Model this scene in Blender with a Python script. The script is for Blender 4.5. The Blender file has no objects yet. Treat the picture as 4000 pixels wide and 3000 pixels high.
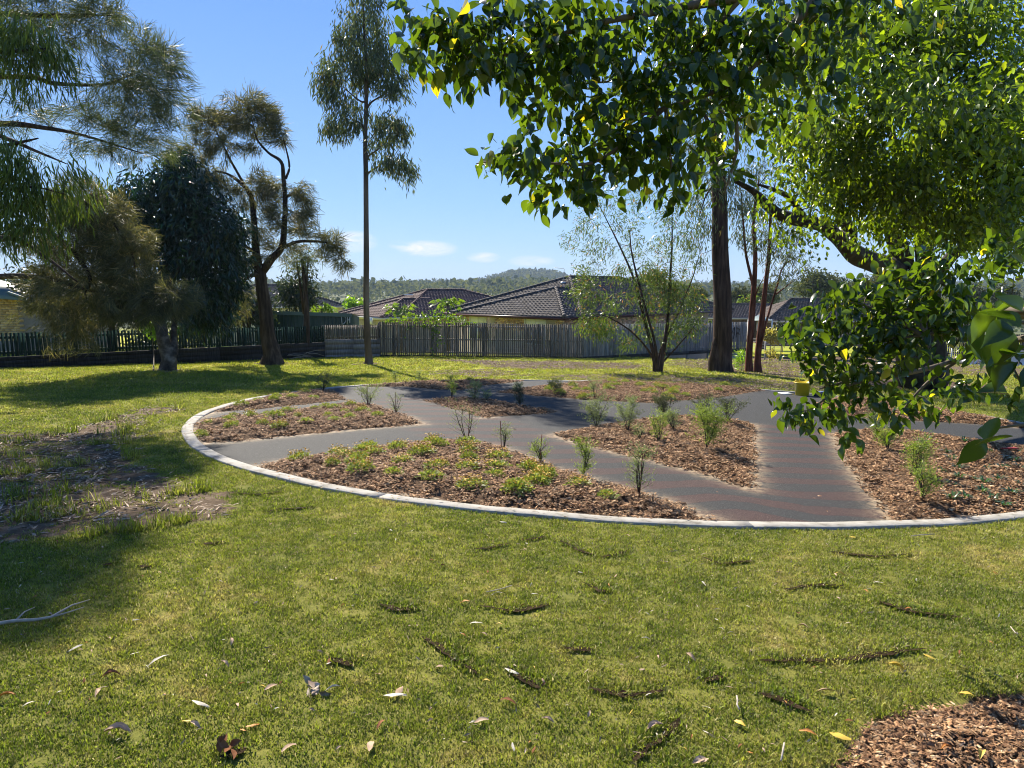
import bpy, bmesh, math, random
import numpy as np
from mathutils import Vector, Matrix
HAZE_D = 0.0002
rng = np.random.default_rng(7)
random.seed(7)
S = bpy.context.scene
COL = S.collection
# ---------------------------------------------------------------- camera, sky, sun, exposure
CAMH = 1.65
F = 2700.0                       # focal length in pixels of a 4000 px wide picture
PIT = math.atan((1500 - 1125) / F)
cam_d = bpy.data.cameras.new('camera')
cam_d.sensor_width = 36.0
cam_d.lens = 36.0 * F / 4000.0
cam_d.clip_start = 0.05
cam_d.clip_end = 20000
cam = bpy.data.objects.new('camera', cam_d)
COL.objects.link(cam)
cam.location = (0, 0, CAMH)
cam.rotation_euler = (math.pi / 2 - PIT, 0, 0)
S.camera = cam
SUN_EL = math.radians(39)
SUN_AZ = math.radians(-24)       # from +Y, negative = left
SUND = Vector((math.sin(SUN_AZ) * math.cos(SUN_EL), math.cos(SUN_AZ) * math.cos(SUN_EL), math.sin(SUN_EL)))
sl = bpy.data.lights.new('sun', 'SUN')
sl.energy = 4.9
sl.angle = math.radians(0.5)
sl.color = (1.0, 0.91, 0.77)
sun = bpy.data.objects.new('sun', sl)
COL.objects.link(sun)
sun.rotation_euler = SUND.to_track_quat('Z', 'Y').to_euler()
W = bpy.data.worlds.new('World')
S.world = W
W.use_nodes = True
nt = W.node_tree
nt.nodes.clear()
N = nt.nodes.new
L = nt.links.new
out = N('ShaderNodeOutputWorld'); bg = N('ShaderNodeBackground'); sky = N('ShaderNodeTexSky')
sky.sky_type = 'NISHITA'; sky.sun_disc = False
sky.sun_elevation = SUN_EL; sky.sun_rotation = SUN_AZ
sky.air_density = 1.0; sky.dust_density = 0.15; sky.ozone_density = 3.0; sky.altitude = 60
bg.inputs['Strength'].default_value = 0.05
geo = N('ShaderNodeTexCoord'); sep = N('ShaderNodeSeparateXYZ')
L(geo.outputs['Generated'], sep.inputs[0])
def M_(op, a, b=None, clamp=False, t=nt):
    n = t.nodes.new('ShaderNodeMath'); n.operation = op; n.use_clamp = clamp
    for i, v in enumerate((a, b)):
        if v is None: continue
        if isinstance(v, (int, float)): n.inputs[i].default_value = v
        else: t.links.new(v, n.inputs[i])
    return n.outputs[0]
def ramp(t, fac, stops):
    r = t.nodes.new('ShaderNodeValToRGB')
    e = r.color_ramp.elements
    while len(e) < len(stops): e.new(.5)
    for i, (p, c) in enumerate(stops):
        e[i].position = p; e[i].color = (*c, 1) if len(c) == 3 else c
    t.links.new(fac, r.inputs[0]); return r.outputs[0]
def mixc(t, f, a, b, mode='MIX'):
    n = t.nodes.new('ShaderNodeMix'); n.data_type = 'RGBA'; n.blend_type = mode
    for s, v in (('Factor', f), ('A', a), ('B', b)):
        if isinstance(v, (int, float)): n.inputs[s].default_value = v
        elif isinstance(v, tuple): n.inputs[s].default_value = (*v, 1)
        else: t.links.new(v, n.inputs[s])
    return n.outputs['Result']
# a few thin wisps of cloud low over the hills
ux = M_('DIVIDE', sep.outputs['X'], sep.outputs['Y']); uz = M_('DIVIDE', sep.outputs['Z'], sep.outputs['Y'])
mp = N('ShaderNodeCombineXYZ'); L(M_('MULTIPLY', ux, 16), mp.inputs[0]); L(M_('MULTIPLY', uz, 60), mp.inputs[1])
nz = N('ShaderNodeTexNoise'); nz.inputs['Scale'].default_value = 1.4; nz.inputs['Detail'].default_value = 6; nz.inputs['Distortion'].default_value = .6
L(mp.outputs[0], nz.inputs['Vector'])
tot = None
for (cx, cy, rx, ry, st) in ((1395, 950, 95, 45, 1.0), (1675, 975, 125, 34, 1.25), (1890, 1008, 70, 22, .85), (2075, 1022, 95, 24, .8), (1560, 960, 40, 20, .5)):
    a = M_('DIVIDE', M_('SUBTRACT', ux, (cx - 2000) / F), rx / F)
    b = M_('DIVIDE', M_('SUBTRACT', uz, (1125 - cy) / F), ry / F)
    m = M_('MULTIPLY', M_('SUBTRACT', 1.0, M_('ADD', M_('MULTIPLY', a, a), M_('MULTIPLY', b, b)), clamp=True), st)
    tot = m if tot is None else M_('ADD', tot, m)
front = M_('GREATER_THAN', sep.outputs['Y'], 0.05)
cl = M_('MULTIPLY', M_('MULTIPLY', tot, M_('MULTIPLY', M_('SUBTRACT', nz.outputs['Fac'], 0.30), 3.2, clamp=True)), front, clamp=True)
mix = N('ShaderNodeMix'); mix.data_type = 'RGBA'
L(M_('MULTIPLY', cl, 0.95), mix.inputs['Factor'])
hs = N('ShaderNodeHueSaturation'); hs.inputs['Saturation'].default_value = 1.0
L(sky.outputs[0], hs.inputs['Color'])
# clear dry air: blend the physical sky with the even blue fall-off seen in the photograph, the same all round
skr = ramp(nt, M_('MAXIMUM', sep.outputs['Z'], 0.0), [(0.0, (3.5, 5.7, 8.6)), (.12, (2.5, 4.9, 8.7)), (.34, (1.35, 3.5, 8.7)), (.8, (.6, 1.8, 5.6))])
skm = mixc(nt, .72, hs.outputs[0], skr)
L(skm, mix.inputs['A']); mix.inputs['B'].default_value = (9.0, 8.8, 9.2, 1)
L(mix.outputs['Result'], bg.inputs['Color']); L(bg.outputs[0], out.inputs['Surface'])
S.view_settings.view_transform = 'Standard'; S.view_settings.look = 'None'
S.view_settings.exposure = 1.28; S.view_settings.gamma = 1.0; S.view_settings.use_curve_mapping = False
try:
    cy = S.cycles
    cy.use_denoising = True
    cy.filter_width = 1.05
    cy.max_bounces = 6; cy.diffuse_bounces = 3; cy.glossy_bounces = 2; cy.transmission_bounces = 4
    cy.volume_bounces = 0; cy.transparent_max_bounces = 6
    cy.sample_clamp_indirect = 4.0
    cy.caustics_reflective = False; cy.caustics_refractive = False
except Exception:
    pass
# ---------------------------------------------------------------- the lie of the land
CX, CY, RO = 2.0, 12.99, 7.49          # the round playground
def sst(t):
    t = np.clip(t, 0, 1); return t * t * (3 - 2 * t)
def hashn(x, y, s):
    return (np.sin(x * s * 1.0 + 1.3) * np.cos(y * s * 1.17 + .4) + np.sin(x * s * 2.1 - y * s * 1.7 + 2.) * .5 + np.sin(x * s * .6 + y * s * 3.1) * .3)
def TZ(x, y):
    x = np.asarray(x, float); y = np.asarray(y, float)
    yy = np.minimum(y, 60); xx = np.clip(x, -60, 60)
    z = -.052 * yy - .02 * xx - 1.3 * sst((y - 34) / 26)
    z = z - .045 * (np.clip(y, 60, 320) - 60)
    r = np.hypot(x - CX, y - CY)
    far = sst((r - 8.3) / 3) * sst((y - 1.0) / 3)
    z = z + .012 * hashn(x, y, 1.3) * far + .02 * hashn(x, y, .5) * far
    # hills
    z = z + sst((y - 320) / 300) * (11 + 2.5 * np.sin(x * .012 + 1) + 1.5 * np.sin(x * .031))
    z = z + 27 * np.exp(-(np.abs(x - 40) / 105) ** 2.6 - ((y - 1400) / 260) ** 2) + 9 * np.exp(-((x + 150) / 60) ** 2 - ((y - 1300) / 200) ** 2)
    z = z + sst((y - 1700) / 1500) * (16 + 5 * np.sin(x * .0021 + .6) + 4 * np.sin(x * .0057))
    z = z - .0 * x
    return z
def ray(px, py):
    r = (px - 2000) / F; u = (1500 - py) / F
    return np.array([r, math.cos(PIT) + u * math.sin(PIT), -math.sin(PIT) + u * math.cos(PIT)])
def P(px, py, Y):
    d = ray(px, py); d = d / d[1] * Y
    return Vector((d[0], d[1], d[2] + CAMH))
def GP(px, py):
    d = ray(px, py)
    t = CAMH / (-d[2] - .052 * d[1] - .02 * d[0])
    if t < 0 or t > 30:
        t = 5.0
        while t < 3000 and CAMH + t * d[2] > TZ(t * d[0], t * d[1]): t += .1
    x, y = t * d[0], t * d[1]
    return Vector((x, y, float(TZ(x, y))))
def GN(x, y): return Vector((x, y, float(TZ(x, y))))
# ---------------------------------------------------------------- materials
def newmat(name):
    m = bpy.data.materials.new(name); m.use_nodes = True
    t = m.node_tree; t.nodes.clear()
    return m, t, t.nodes.new, t.links.new
def noise(t, vec, scale, detail=4, rough=.55, dist=0, dim='3D'):
    n = t.nodes.new('ShaderNodeTexNoise'); n.inputs['Scale'].default_value = scale
    n.inputs['Detail'].default_value = detail; n.inputs['Roughness'].default_value = rough; n.inputs['Distortion'].default_value = dist
    if vec is not None: t.links.new(vec, n.inputs['Vector'])
    return n.outputs['Fac']
def simple(name, cols, scale=3.0, rough=.8, bump=.0, bscale=40, spec=.3, stretch=None, metal=0, island=0, obj=False, detail=5):
    """noise-ramped principled; island>0 varies value piece by piece"""
    m, t, n, l = newmat(name)
    o = n('ShaderNodeOutputMaterial'); p = n('ShaderNodeBsdfPrincipled'); l(p.outputs[0], o.inputs[0])
    tc = n('ShaderNodeTexCoord'); v = tc.outputs['Object'] if obj else n('ShaderNodeNewGeometry').outputs['Position']
    if stretch:
        mm = n('ShaderNodeMapping'); mm.inputs['Scale'].default_value = stretch; l(v, mm.inputs[0]); v = mm.outputs[0]
    f = noise(t, v, scale, detail)
    k = len(cols)
    c = ramp(t, f, [(.3 + .4 * i / max(1, k - 1), cc) for i, cc in enumerate(cols)])
    if island:
        oi = n('ShaderNodeObjectInfo'); g = n('ShaderNodeNewGeometry')
        s = M_('FRACT', M_('ADD', oi.outputs['Random'], g.outputs['Random Per Island'], t=t), t=t)
        vv = M_('ADD', 1 - island, M_('MULTIPLY', s, 2 * island, t=t), t=t)
        h = n('ShaderNodeHueSaturation'); l(vv, h.inputs['Value']); l(c, h.inputs['Color']); c = h.outputs[0]
    l(c, p.inputs['Base Color'])
    p.inputs['Roughness'].default_value = rough; p.inputs['Metallic'].default_value = metal
    p.inputs['Specular IOR Level'].default_value = spec
    if bump:
        b = n('ShaderNodeBump'); b.inputs['Strength'].default_value = bump; b.inputs['Distance'].default_value = .02
        l(noise(t, v, bscale, 6, .65), b.inputs['Height']); l(b.outputs[0], p.inputs['Normal'])
    return m
def leafmat(name, c1, c2, tr, rough=.45, trans=.4, c3=None, spec=.4, c3at=.93):
    m, t, n, l = newmat(name)
    o = n('ShaderNodeOutputMaterial'); p = n('ShaderNodeBsdfPrincipled'); tb = n('ShaderNodeBsdfTranslucent'); mx = n('ShaderNodeMixShader')
    g = n('ShaderNodeNewGeometry'); oi = n('ShaderNodeObjectInfo')
    s = M_('FRACT', M_('ADD', oi.outputs['Random'], g.outputs['Random Per Island'], t=t), t=t)
    st = [(0, c1), (.85, c2)]
    if c3: st += [(c3at, c2), (c3at + .03, c3)]
    c = ramp(t, s, st)
    big = noise(t, g.outputs['Position'], 1.3, 2)
    h = n('ShaderNodeHueSaturation'); l(c, h.inputs['Color']); l(M_('ADD', .6, M_('MULTIPLY', big, .8, t=t), t=t), h.inputs['Value'])
    l(h.outputs[0], p.inputs['Base Color'])
    cc = mixc(t, 1.0, h.outputs[0], tr, 'MULTIPLY'); 
    l(cc, tb.inputs['Color'])
    p.inputs['Roughness'].default_value = rough; p.inputs['Specular IOR Level'].default_value = spec
    mx.inputs[0].default_value = trans
    l(p.outputs[0], mx.inputs[1]); l(tb.outputs[0], mx.inputs[2]); l(mx.outputs[0], o.inputs[0])
    return m
# ---------------------------------------------------------------- mesh helpers
class MB:
    def __init__(s): s.v = []; s.f = []; s.n = 0
    def add(s, v, f):
        v = np.asarray(v, np.float32).reshape(-1, 3)
        s.v.append(v)
        for face in (f if isinstance(f, list) else [f]):
            a = np.asarray(face)
            if a.ndim == 1: a = a[None]
            s.f.append(a + s.n)
        s.n += len(v); return s
    def box(s, c, size, rz=0, M=None):
        x, y, z = [q / 2 for q in size]
        v = np.array([(i, j, k) for k in (-z, z) for j in (-y, y) for i in (-x, x)], float)
        ca, sa = math.cos(rz), math.sin(rz)
        v = np.c_[v[:, 0] * ca - v[:, 1] * sa, v[:, 0] * sa + v[:, 1] * ca, v[:, 2]]
        if M is not None: v = v @ np.array(M.to_3x3()).T
        v = v + np.array(c)
        return s.add(v, np.array([(0, 2, 3, 1), (4, 5, 7, 6), (0, 1, 5, 4), (2, 6, 7, 3), (0, 4, 6, 2), (1, 3, 7, 5)]))
    def tube(s, pts, rad, k=6, wob=0):
        pts = np.array([tuple(p) for p in pts], float); n = len(pts)
        rad = np.broadcast_to(np.asarray(rad, float), (n,))
        tan = np.gradient(pts, axis=0); tan /= np.linalg.norm(tan, axis=1)[:, None] + 1e-9
        ref = np.array([0, 0, 1.0]) if abs(tan[0][2]) < .9 else np.array([1.0, 0, 0])
        a = np.cross(tan, ref); a /= np.linalg.norm(a, axis=1)[:, None] + 1e-9
        b = np.cross(tan, a)
        th = np.linspace(0, 2 * math.pi, k, endpoint=False)
        rr = rad[:, None] * (1 + (wob * np.sin(th * 3 + np.arange(n)[:, None] * .7) if wob else 0))
        v = pts[:, None] + rr[..., None] * (np.cos(th)[None, :, None] * a[:, None] + np.sin(th)[None, :, None] * b[:, None])
        v = v.reshape(-1, 3)
        i = np.arange(n - 1)[:, None] * k; j = np.arange(k)[None]
        q = np.stack([i + j, i + (j + 1) % k, i + k + (j + 1) % k, i + k + j], -1).reshape(-1, 4)
        s.add(v, [q, np.arange(k)[None, ::-1] + 0, (n - 1) * k + np.arange(k)[None]] if k <= 8 else q)
        return s
    def lathe(s, prof, c=(0, 0, 0), k=20, cap=True):
        v = []; 
        for r, z in prof:
            for a in range(k):
                th = 2 * math.pi * a / k; v.append((c[0] + r * math.cos(th), c[1] + r * math.sin(th), c[2] + z))
        n = len(prof); q = [(i * k + j, i * k + (j + 1) % k, (i + 1) * k + (j + 1) % k, (i + 1) * k + j) for i in range(n - 1) for j in range(k)]
        return s.add(v, np.array(q))
    def mesh(s, name, mat=None, smooth=False):
        me = bpy.data.meshes.new(name)
        V = np.concatenate(s.v) if s.v else np.zeros((0, 3), np.float32)
        me.vertices.add(len(V)); me.vertices.foreach_set('co', V.astype(np.float32).ravel())
        if s.f:
            lens = np.concatenate([np.full(len(f), f.shape[1]) for f in s.f])
            idx = np.concatenate([f.ravel() for f in s.f])
            me.loops.add(len(idx)); me.loops.foreach_set('vertex_index', idx.astype(np.int32))
            me.polygons.add(len(lens))
            st = np.concatenate([[0], np.cumsum(lens)[:-1]])
            me.polygons.foreach_set('loop_start', st.astype(np.int32))
            me.polygons.foreach_set('loop_total', lens.astype(np.int32))
            if smooth: me.polygons.foreach_set('use_smooth', np.ones(len(lens), bool))
        me.update(calc_edges=True)
        if mat: me.materials.append(mat)
        return me
def link(name, me, parent=None, loc=None, rz=None, **kw):
    o = bpy.data.objects.new(name, me); COL.objects.link(o)
    if parent is not None: o.parent = parent
    if loc is not None: o.location = loc
    if rz is not None: o.rotation_euler = (0, 0, rz)
    for k, v in kw.items(): o[k] = v
    return o
def part(name, mb, mat, parent, smooth=False, **kw):
    """mb holds world coordinates; the parent is an unrotated Empty"""
    me = mb.mesh(name, mat, smooth)
    p = parent; off = np.zeros(3)
    while p is not None: off += np.array(p.location); p = p.parent
    n = len(me.vertices)
    if n:
        co = np.empty(n * 3, np.float32); me.vertices.foreach_get('co', co)
        co = co.reshape(-1, 3) - off.astype(np.float32); me.vertices.foreach_set('co', co.ravel()); me.update()
    return link(name, me, parent, **kw)
def thing(name, label, cat, loc=(0, 0, 0), group=None, rz=0):
    o = bpy.data.objects.new(name, None); COL.objects.link(o); o.location = loc; o.rotation_euler = (0, 0, rz)
    o.empty_display_size = .2
    o['label'] = label; o['category'] = cat
    if group: o['group'] = group
    return o
def lone(name, mb, mat, label=None, cat=None, group=None, kind=None, smooth=False, loc=(0, 0, 0)):
    o = link(name, mb.mesh(name, mat, smooth), loc=loc)
    for k, v in (('label', label), ('category', cat), ('group', group), ('kind', kind)):
        if v: o[k] = v
    return o
def copy_tree(o, parent=None):
    c = o.copy(); COL.objects.link(c)
    if parent is not None: c.parent = parent
    for ch in list(o.children): copy_tree(ch, c)
    return c
# leaf templates: x across, y along, z normal
LANCE = (np.array([(0, 0, 0), (.5, .4, .04), (0, 1, 0), (-.5, .4, .04), (0, .4, -.06)]), np.array([(0, 1, 4), (4, 1, 2), (0, 4, 3), (4, 2, 3)]))
STRIP = (np.array([(-.5, 0, 0), (.5, 0, 0), (.15, 1, 0), (-.15, 1, 0)]), np.array([(0, 1, 2, 3)]))
STRIP2 = (np.array([(-.5, 0, 0), (.5, 0, 0), (.45, .5, .12), (-.45, .5, .12), (0, 1, 0)]), np.array([(0, 1, 2), (0, 2, 3), (3, 2, 4)]))
OVAL = (np.array([(0, 0, 0), (.38, .22, .08), (.5, .5, .1), (.22, .8, .03), (0, 1, -.08), (-.22, .8, .03), (-.5, .5, .1), (-.38, .22, .08), (0, .5, -.02)]),
        np.array([(0, 1, 8), (1, 2, 8), (2, 3, 8), (3, 4, 8), (4, 5, 8), (5, 6, 8), (6, 7, 8), (7, 0, 8)]))
def norm(a): return a / (np.linalg.norm(a, axis=-1, keepdims=True) + 1e-9)
def leaves(mb, T, pos, dirs, length, width, roll=None):
    tv, tf = T; n = len(pos)
    t = norm(dirs); r = rng.normal(size=(n, 3)) if roll is None else roll
    s = norm(np.cross(t, r)); nn = np.cross(s, t)
    length = np.broadcast_to(length, (n,)); width = np.broadcast_to(width, (n,))
    v = pos[:, None] + tv[None, :, 0, None] * (s * width[:, None])[:, None] + tv[None, :, 1, None] * (t * length[:, None])[:, None] + tv[None, :, 2, None] * (nn * length[:, None])[:, None]
    f = tf[None] + (np.arange(n) * len(tv))[:, None, None]
    mb.add(v.reshape(-1, 3), f.reshape(-1, tf.shape[1]))
def scatter(name, pts, rots, scl, idx, protos, **kw):
    """one stuff object: points carrying rot / scl / idx, instancing small clumps"""
    me = bpy.data.meshes.new(name); n = len(pts)
    me.vertices.add(n); me.vertices.foreach_set('co', np.asarray(pts, np.float32).ravel())
    a = me.attributes.new('rot', 'FLOAT_VECTOR', 'POINT'); a.data.foreach_set('vector', np.asarray(rots, np.float32).ravel())
    a = me.attributes.new('scl', 'FLOAT', 'POINT'); a.data.foreach_set('value', np.asarray(scl, np.float32))
    a = me.attributes.new('idx', 'INT', 'POINT'); a.data.foreach_set('value', np.asarray(idx, np.int32))
    me.update()
    o = link(name, me, **kw)
    g = bpy.data.node_groups.new(name, 'GeometryNodeTree')
    g.interface.new_socket('Geometry', in_out='INPUT', socket_type='NodeSocketGeometry')
    g.interface.new_socket('Geometry', in_out='OUTPUT', socket_type='NodeSocketGeometry')
    gi = g.nodes.new('NodeGroupInput'); go = g.nodes.new('NodeGroupOutput'); iop = g.nodes.new('GeometryNodeInstanceOnPoints')
    jn = g.nodes.new('GeometryNodeJoinGeometry')
    for p in reversed(protos):
        oi = g.nodes.new('GeometryNodeObjectInfo'); oi.inputs['Object'].default_value = p; oi.inputs['As Instance'].default_value = True
        g.links.new(oi.outputs['Geometry'], jn.inputs[0])
    def na(nm, ty):
        q = g.nodes.new('GeometryNodeInputNamedAttribute'); q.data_type = ty; q.inputs['Name'].default_value = nm
        return [s for s in q.outputs if s.name == 'Attribute' and s.enabled][0]
    e = g.nodes.new('FunctionNodeEulerToRotation')
    g.links.new(na('rot', 'FLOAT_VECTOR'), e.inputs[0]); g.links.new(e.outputs[0], iop.inputs['Rotation'])
    g.links.new(na('scl', 'FLOAT'), iop.inputs['Scale']); g.links.new(na('idx', 'INT'), iop.inputs['Instance Index'])
    iop.inputs['Pick Instance'].default_value = True
    g.links.new(gi.outputs[0], iop.inputs['Points']); g.links.new(jn.outputs[0], iop.inputs['Instance']); g.links.new(iop.outputs[0], go.inputs[0])
    md = o.modifiers.new('spread', 'NODES'); md.node_group = g
    return o
def proto(name, mb, mat, smooth=False):
    return bpy.data.objects.new(name, mb.mesh(name, mat, smooth))
def sdf(poly, x, y):
    """signed distance, positive inside"""
    poly = np.asarray(poly, float); d = np.full(np.shape(x), 1e9); ins = np.zeros(np.shape(x), bool)
    for i in range(len(poly)):
        a = poly[i]; b = poly[(i + 1) % len(poly)]
        e = b - a; wx = x - a[0]; wy = y - a[1]
        t = np.clip((wx * e[0] + wy * e[1]) / (e @ e + 1e-12), 0, 1)
        d = np.minimum(d, np.hypot(wx - t * e[0], wy - t * e[1]))
        c = ((a[1] > y) != (b[1] > y)) & (x < (b[0] - a[0]) * (y - a[1]) / (b[1] - a[1] + 1e-12) + a[0])
        ins ^= c
    return np.where(ins, d, -d)
def pline(pl, x, y):
    d = np.full(np.shape(x), 1e9)
    for a, b in zip(pl[:-1], pl[1:]):
        a = np.array(a[:2], float); b = np.array(b[:2], float); e = b - a
        t = np.clip(((x - a[0]) * e[0] + (y - a[1]) * e[1]) / (e @ e + 1e-12), 0, 1)
        d = np.minimum(d, np.hypot(x - a[0] - t * e[0], y - a[1] - t * e[1]))
    return d
ords = lambda i: ('%d%s' % (i, 'th' if 10 <= i % 100 <= 20 else {1: 'st', 2: 'nd', 3: 'rd'}.get(i % 10, 'th')))
def gpoly(pts): return [tuple(GP(*p))[:2] for p in pts]
# ---------------------------------------------------------------- garden beds, drawn on the ground
BEDS = {
 'near left': [(930,1838),(1134,1794),(1263,1784),(1398,1757),(1548,1740),(1670,1730),(1812,1720),(1900,1735),(1976,1753),(2147,1823),(2370,1888),(2517,1929),(2629,1964),(2864,2058),(2900,2100),(2000,2150),(1200,2020),(880,1890)],
 'middle left': [(690,1664),(836,1638),(897,1631),(1039,1621),(1175,1604),(1310,1584),(1466,1584),(1582,1621),(1663,1659),(1378,1682),(1107,1709),(903,1730),(775,1738),(640,1750)],
 'far left': [(842,1614),(1039,1597),(1209,1580),(1358,1563),(1310,1530),(1200,1480),(800,1560),(740,1645)],
 'far back': [(1420,1513),(1580,1512),(1717,1523),(1812,1525),(1887,1509),(2100,1483),(2100,1440),(1400,1440)],
 'centre': [(1643,1564),(1751,1594),(1880,1635),(1988,1628),(2185,1613),(2185,1609),(2050,1588),(1960,1570),(1800,1558)],
 'far right': [(1927,1533),(2194,1556),(2335,1567),(2535,1576),(2735,1562),(2840,1550),(2987,1526),(3030,1460),(2350,1450),(2330,1491),(2200,1503),(2080,1515)],
 'middle right': [(2147,1701),(2288,1676),(2358,1661),(2546,1635),(2635,1630),(2811,1641),(2952,1659),(2955,1700),(2958,1800),(2952,1920),(2693,1841),(2447,1782),(2253,1735)],
 'near right': [(3248,1695),(3293,1798),(3343,1867),(3397,1937),(3487,2061),(3500,2150),(4800,2150),(4800,1820),(4000,1755),(3800,1725),(3650,1703),(3500,1687),(3347,1683)],
 'shaded right': [(3178,1579),(3168,1609),(3238,1624),(3470,1640),(3800,1658),(4500,1715),(4500,1500),(3400,1500),(3218,1571)],
}
BED = {k: gpoly(v) for k, v in BEDS.items()}
RI = RO - .15
JPX = [(2700+a/1.659, 2000+b/1.659) for a, b in ((780,1800),(880,1659),(900,1600),(930,1560),(1000,1480),(1040,1430),(1060,1380),(1090,1350),(1230,1300),(1400,1250),(1470,1235),(1560,1220),(1750,1210),(1850,1180),(2000,1175),(2157,1185),(2900,1200),(3000,1900))]
JBED = gpoly(JPX)
BAREL = gpoly([(748,1587),(620,1625),(551,1681),(528,1728),(543,1783),(614,1839),(709,1886),(827,1902),(945,1929),(960,1990),(860,2040),(720,2060),(500,2095),(250,2120),(120,2120),(-200,2160),(-900,1950),(-500,1720),(200,1690),(400,1640),(560,1590)])
BARE_FAR = [gpoly(q) for q in (
    [(1690,1403),(1850,1408),(2100,1410),(2500,1418),(2560,1440),(2300,1445),(2000,1440),(1800,1420)],
    [(1690,1446),(1850,1440),(2020,1450),(2040,1468),(1850,1472),(1700,1466)],
    [(2600,1425),(2750,1395),(3100,1392),(3700,1395),(4300,1400),(4300,1470),(3600,1462),(3100,1480),(2700,1440)],
    [(2060,1462),(2500,1462),(2900,1475),(3300,1500),(3200,1530),(2500,1500),(2200,1482)])]
SEAMS = [gpoly(q) for q in (
    [(1856,2152),(1925,2142),(1995,2127)], [(2052,2117),(2128,2101)], [(2185,2117),(2255,2152),(2324,2174)], [(2349,2183),(2413,2168),(2476,2145)],
    [(1647,2487),(1716,2544),(1780,2601),(1862,2640)], [(1970,2604),(2033,2645),(2115,2696)], [(2470,2987),(2501,2930),(2571,2886),(2653,2804)],
    [(2273,2278),(2337,2316),(2387,2316)], [(2959,2585),(3170,2585),(3255,2579),(3411,2564),(3526,2551),(3640,2540)], [(2750,2665),(2825,2648)],
    [(2965,2711),(3062,2741),(3182,2790)], [(2742,2181),(2808,2208),(2941,2199)], [(791,2133),(886,2120)], [(399,2212),(443,2206)], [(538,2215),(595,2218)],
    [(854,2968),(918,2943),(968,2924)], [(900,1930),(1010,1935),(1100,1925)], [(1020,2010),(1080,1995),(1150,1990),(1230,1985)],
    [(1480,2360),(1560,2380),(1640,2375)], [(1870,2370),(2010,2390),(2160,2360)], [(2200,2540),(2320,2545)], [(3060,2310),(3180,2290),(3300,2296)],
    [(3230,2160),(3420,2180),(3560,2170)], [(3420,2350),(3560,2395),(3760,2420)], [(2300,2690),(2450,2720),(2600,2700)], [(1280,2560),(1380,2600)])]
JAG = lambda x, y: .018 * np.sin(x * 23 + y * 9) + .012 * np.sin(x * 51 - y * 37)
TREEBASES = [GP(660,1447), GP(1065,1422), GP(1440,1422), GP(2570,1453), GP(2815,1452), GP(2940,1452), GP(3570,1500)]
def BAREF(x, y):
    w = .12 * hashn(x, y, 3.1) + .08 * hashn(y, x, 7.3)
    b = .86 * sst((sdf(BAREL, x, y) + w + .05) / .25)
    for i, p in enumerate(BARE_FAR):
        b = np.maximum(b, (.95, .8, .88, .74)[i] * sst((sdf(p, x, y) + 4 * w + .6) / 1.2))
    for i, t in enumerate(TREEBASES):
        r = np.hypot(x - t.x, (y - t.y))
        b = np.maximum(b, sst(((1.0 if i < 6 else 3.0) + 2 * w - r) / .8))
    b = np.maximum(b, sst((sdf(JBED, x, y) + .03) / .04))
    return np.clip(b, 0, 1)
# ground: one sheet to the horizon
def axis(c0, c1, step, far, g=1.09):
    a = list(np.arange(c0, c1 + step / 2, step)); s = step; v = a[-1]
    while v < far[1]: s *= g; v += s; a.append(v)
    s = step; v = a[0]; lo = []
    while v > far[0]: s *= g; v -= s; lo.append(v)
    return np.array(lo[::-1] + a)
gx = axis(-14, 14, .16, (-5200, 5200)); gy = axis(1.0, 34, .16, (-60, 7500), 1.07)
X, Y = np.meshgrid(gx, gy); Z = TZ(X, Y)
rr = np.hypot(X - CX, Y - CY); Z = np.where(rr < RO - .1, Z - .06, Z)
Z = np.where(sdf(JBED, X, Y) > 0, Z - .05, Z)
nx, ny = len(gx), len(gy)
ii = np.arange(ny - 1)[:, None] * nx + np.arange(nx - 1)[None]
g_mb = MB().add(np.stack([X, Y, Z], -1).reshape(-1, 3), np.stack([ii, ii + 1, ii + nx + 1, ii + nx], -1).reshape(-1, 4))
# lawn colours shared by the ground sheet and the blades
def lawncol(t, pos):
    n1 = noise(t, pos, .9, 3, .6, .4); n2 = noise(t, pos, 5.5, 4, .7); n3 = noise(t, pos, 45, 2)
    f = M_('ADD', M_('MULTIPLY', n1, .45, t=t), M_('ADD', M_('MULTIPLY', n2, .4, t=t), M_('MULTIPLY', n3, .15, t=t), t=t), t=t)
    c = ramp(t, f, [(.34, (.085, .135, .008)), (.45, (.165, .215, .016)), (.54, (.25, .28, .03)), (.63, (.42, .36, .10))])
    # the old lawn by the fences is yellower and brighter than the new turf
    sp = t.nodes.new('ShaderNodeSeparateXYZ'); t.links.new(pos, sp.inputs[0])
    far = M_('MULTIPLY', M_('SUBTRACT', sp.outputs['Y'], 14.0, t=t), .1, True, t=t)
    c2 = ramp(t, f, [(.36, (.17, .22, .012)), (.5, (.28, .31, .018)), (.62, (.38, .34, .06))])
    return mixc(t, far, c, c2)
m, t, n, l = newmat('ground_lawn_and_soil')
o_ = n('ShaderNodeOutputMaterial'); p_ = n('ShaderNodeBsdfPrincipled'); l(p_.outputs[0], o_.inputs[0])
pos = n('ShaderNodeNewGeometry').outputs['Position']
at = n('ShaderNodeAttribute'); at.attribute_name = 'bare'
lc = lawncol(t, pos)
soil = ramp(t, noise(t, pos, 9, 6, .7), [(.3, (.05, .034, .02)), (.5, (.115, .08, .05)), (.7, (.21, .165, .115))])
thatch = mixc(t, .55, lc, (.13, .10, .045))
edge = M_('ADD', at.outputs['Fac'], M_('MULTIPLY', M_('SUBTRACT', noise(t, pos, 4, 5, .7), .5, t=t), 1.0, t=t), t=t)
sepy = n('ShaderNodeSeparateXYZ'); l(pos, sepy.inputs[0])
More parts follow.
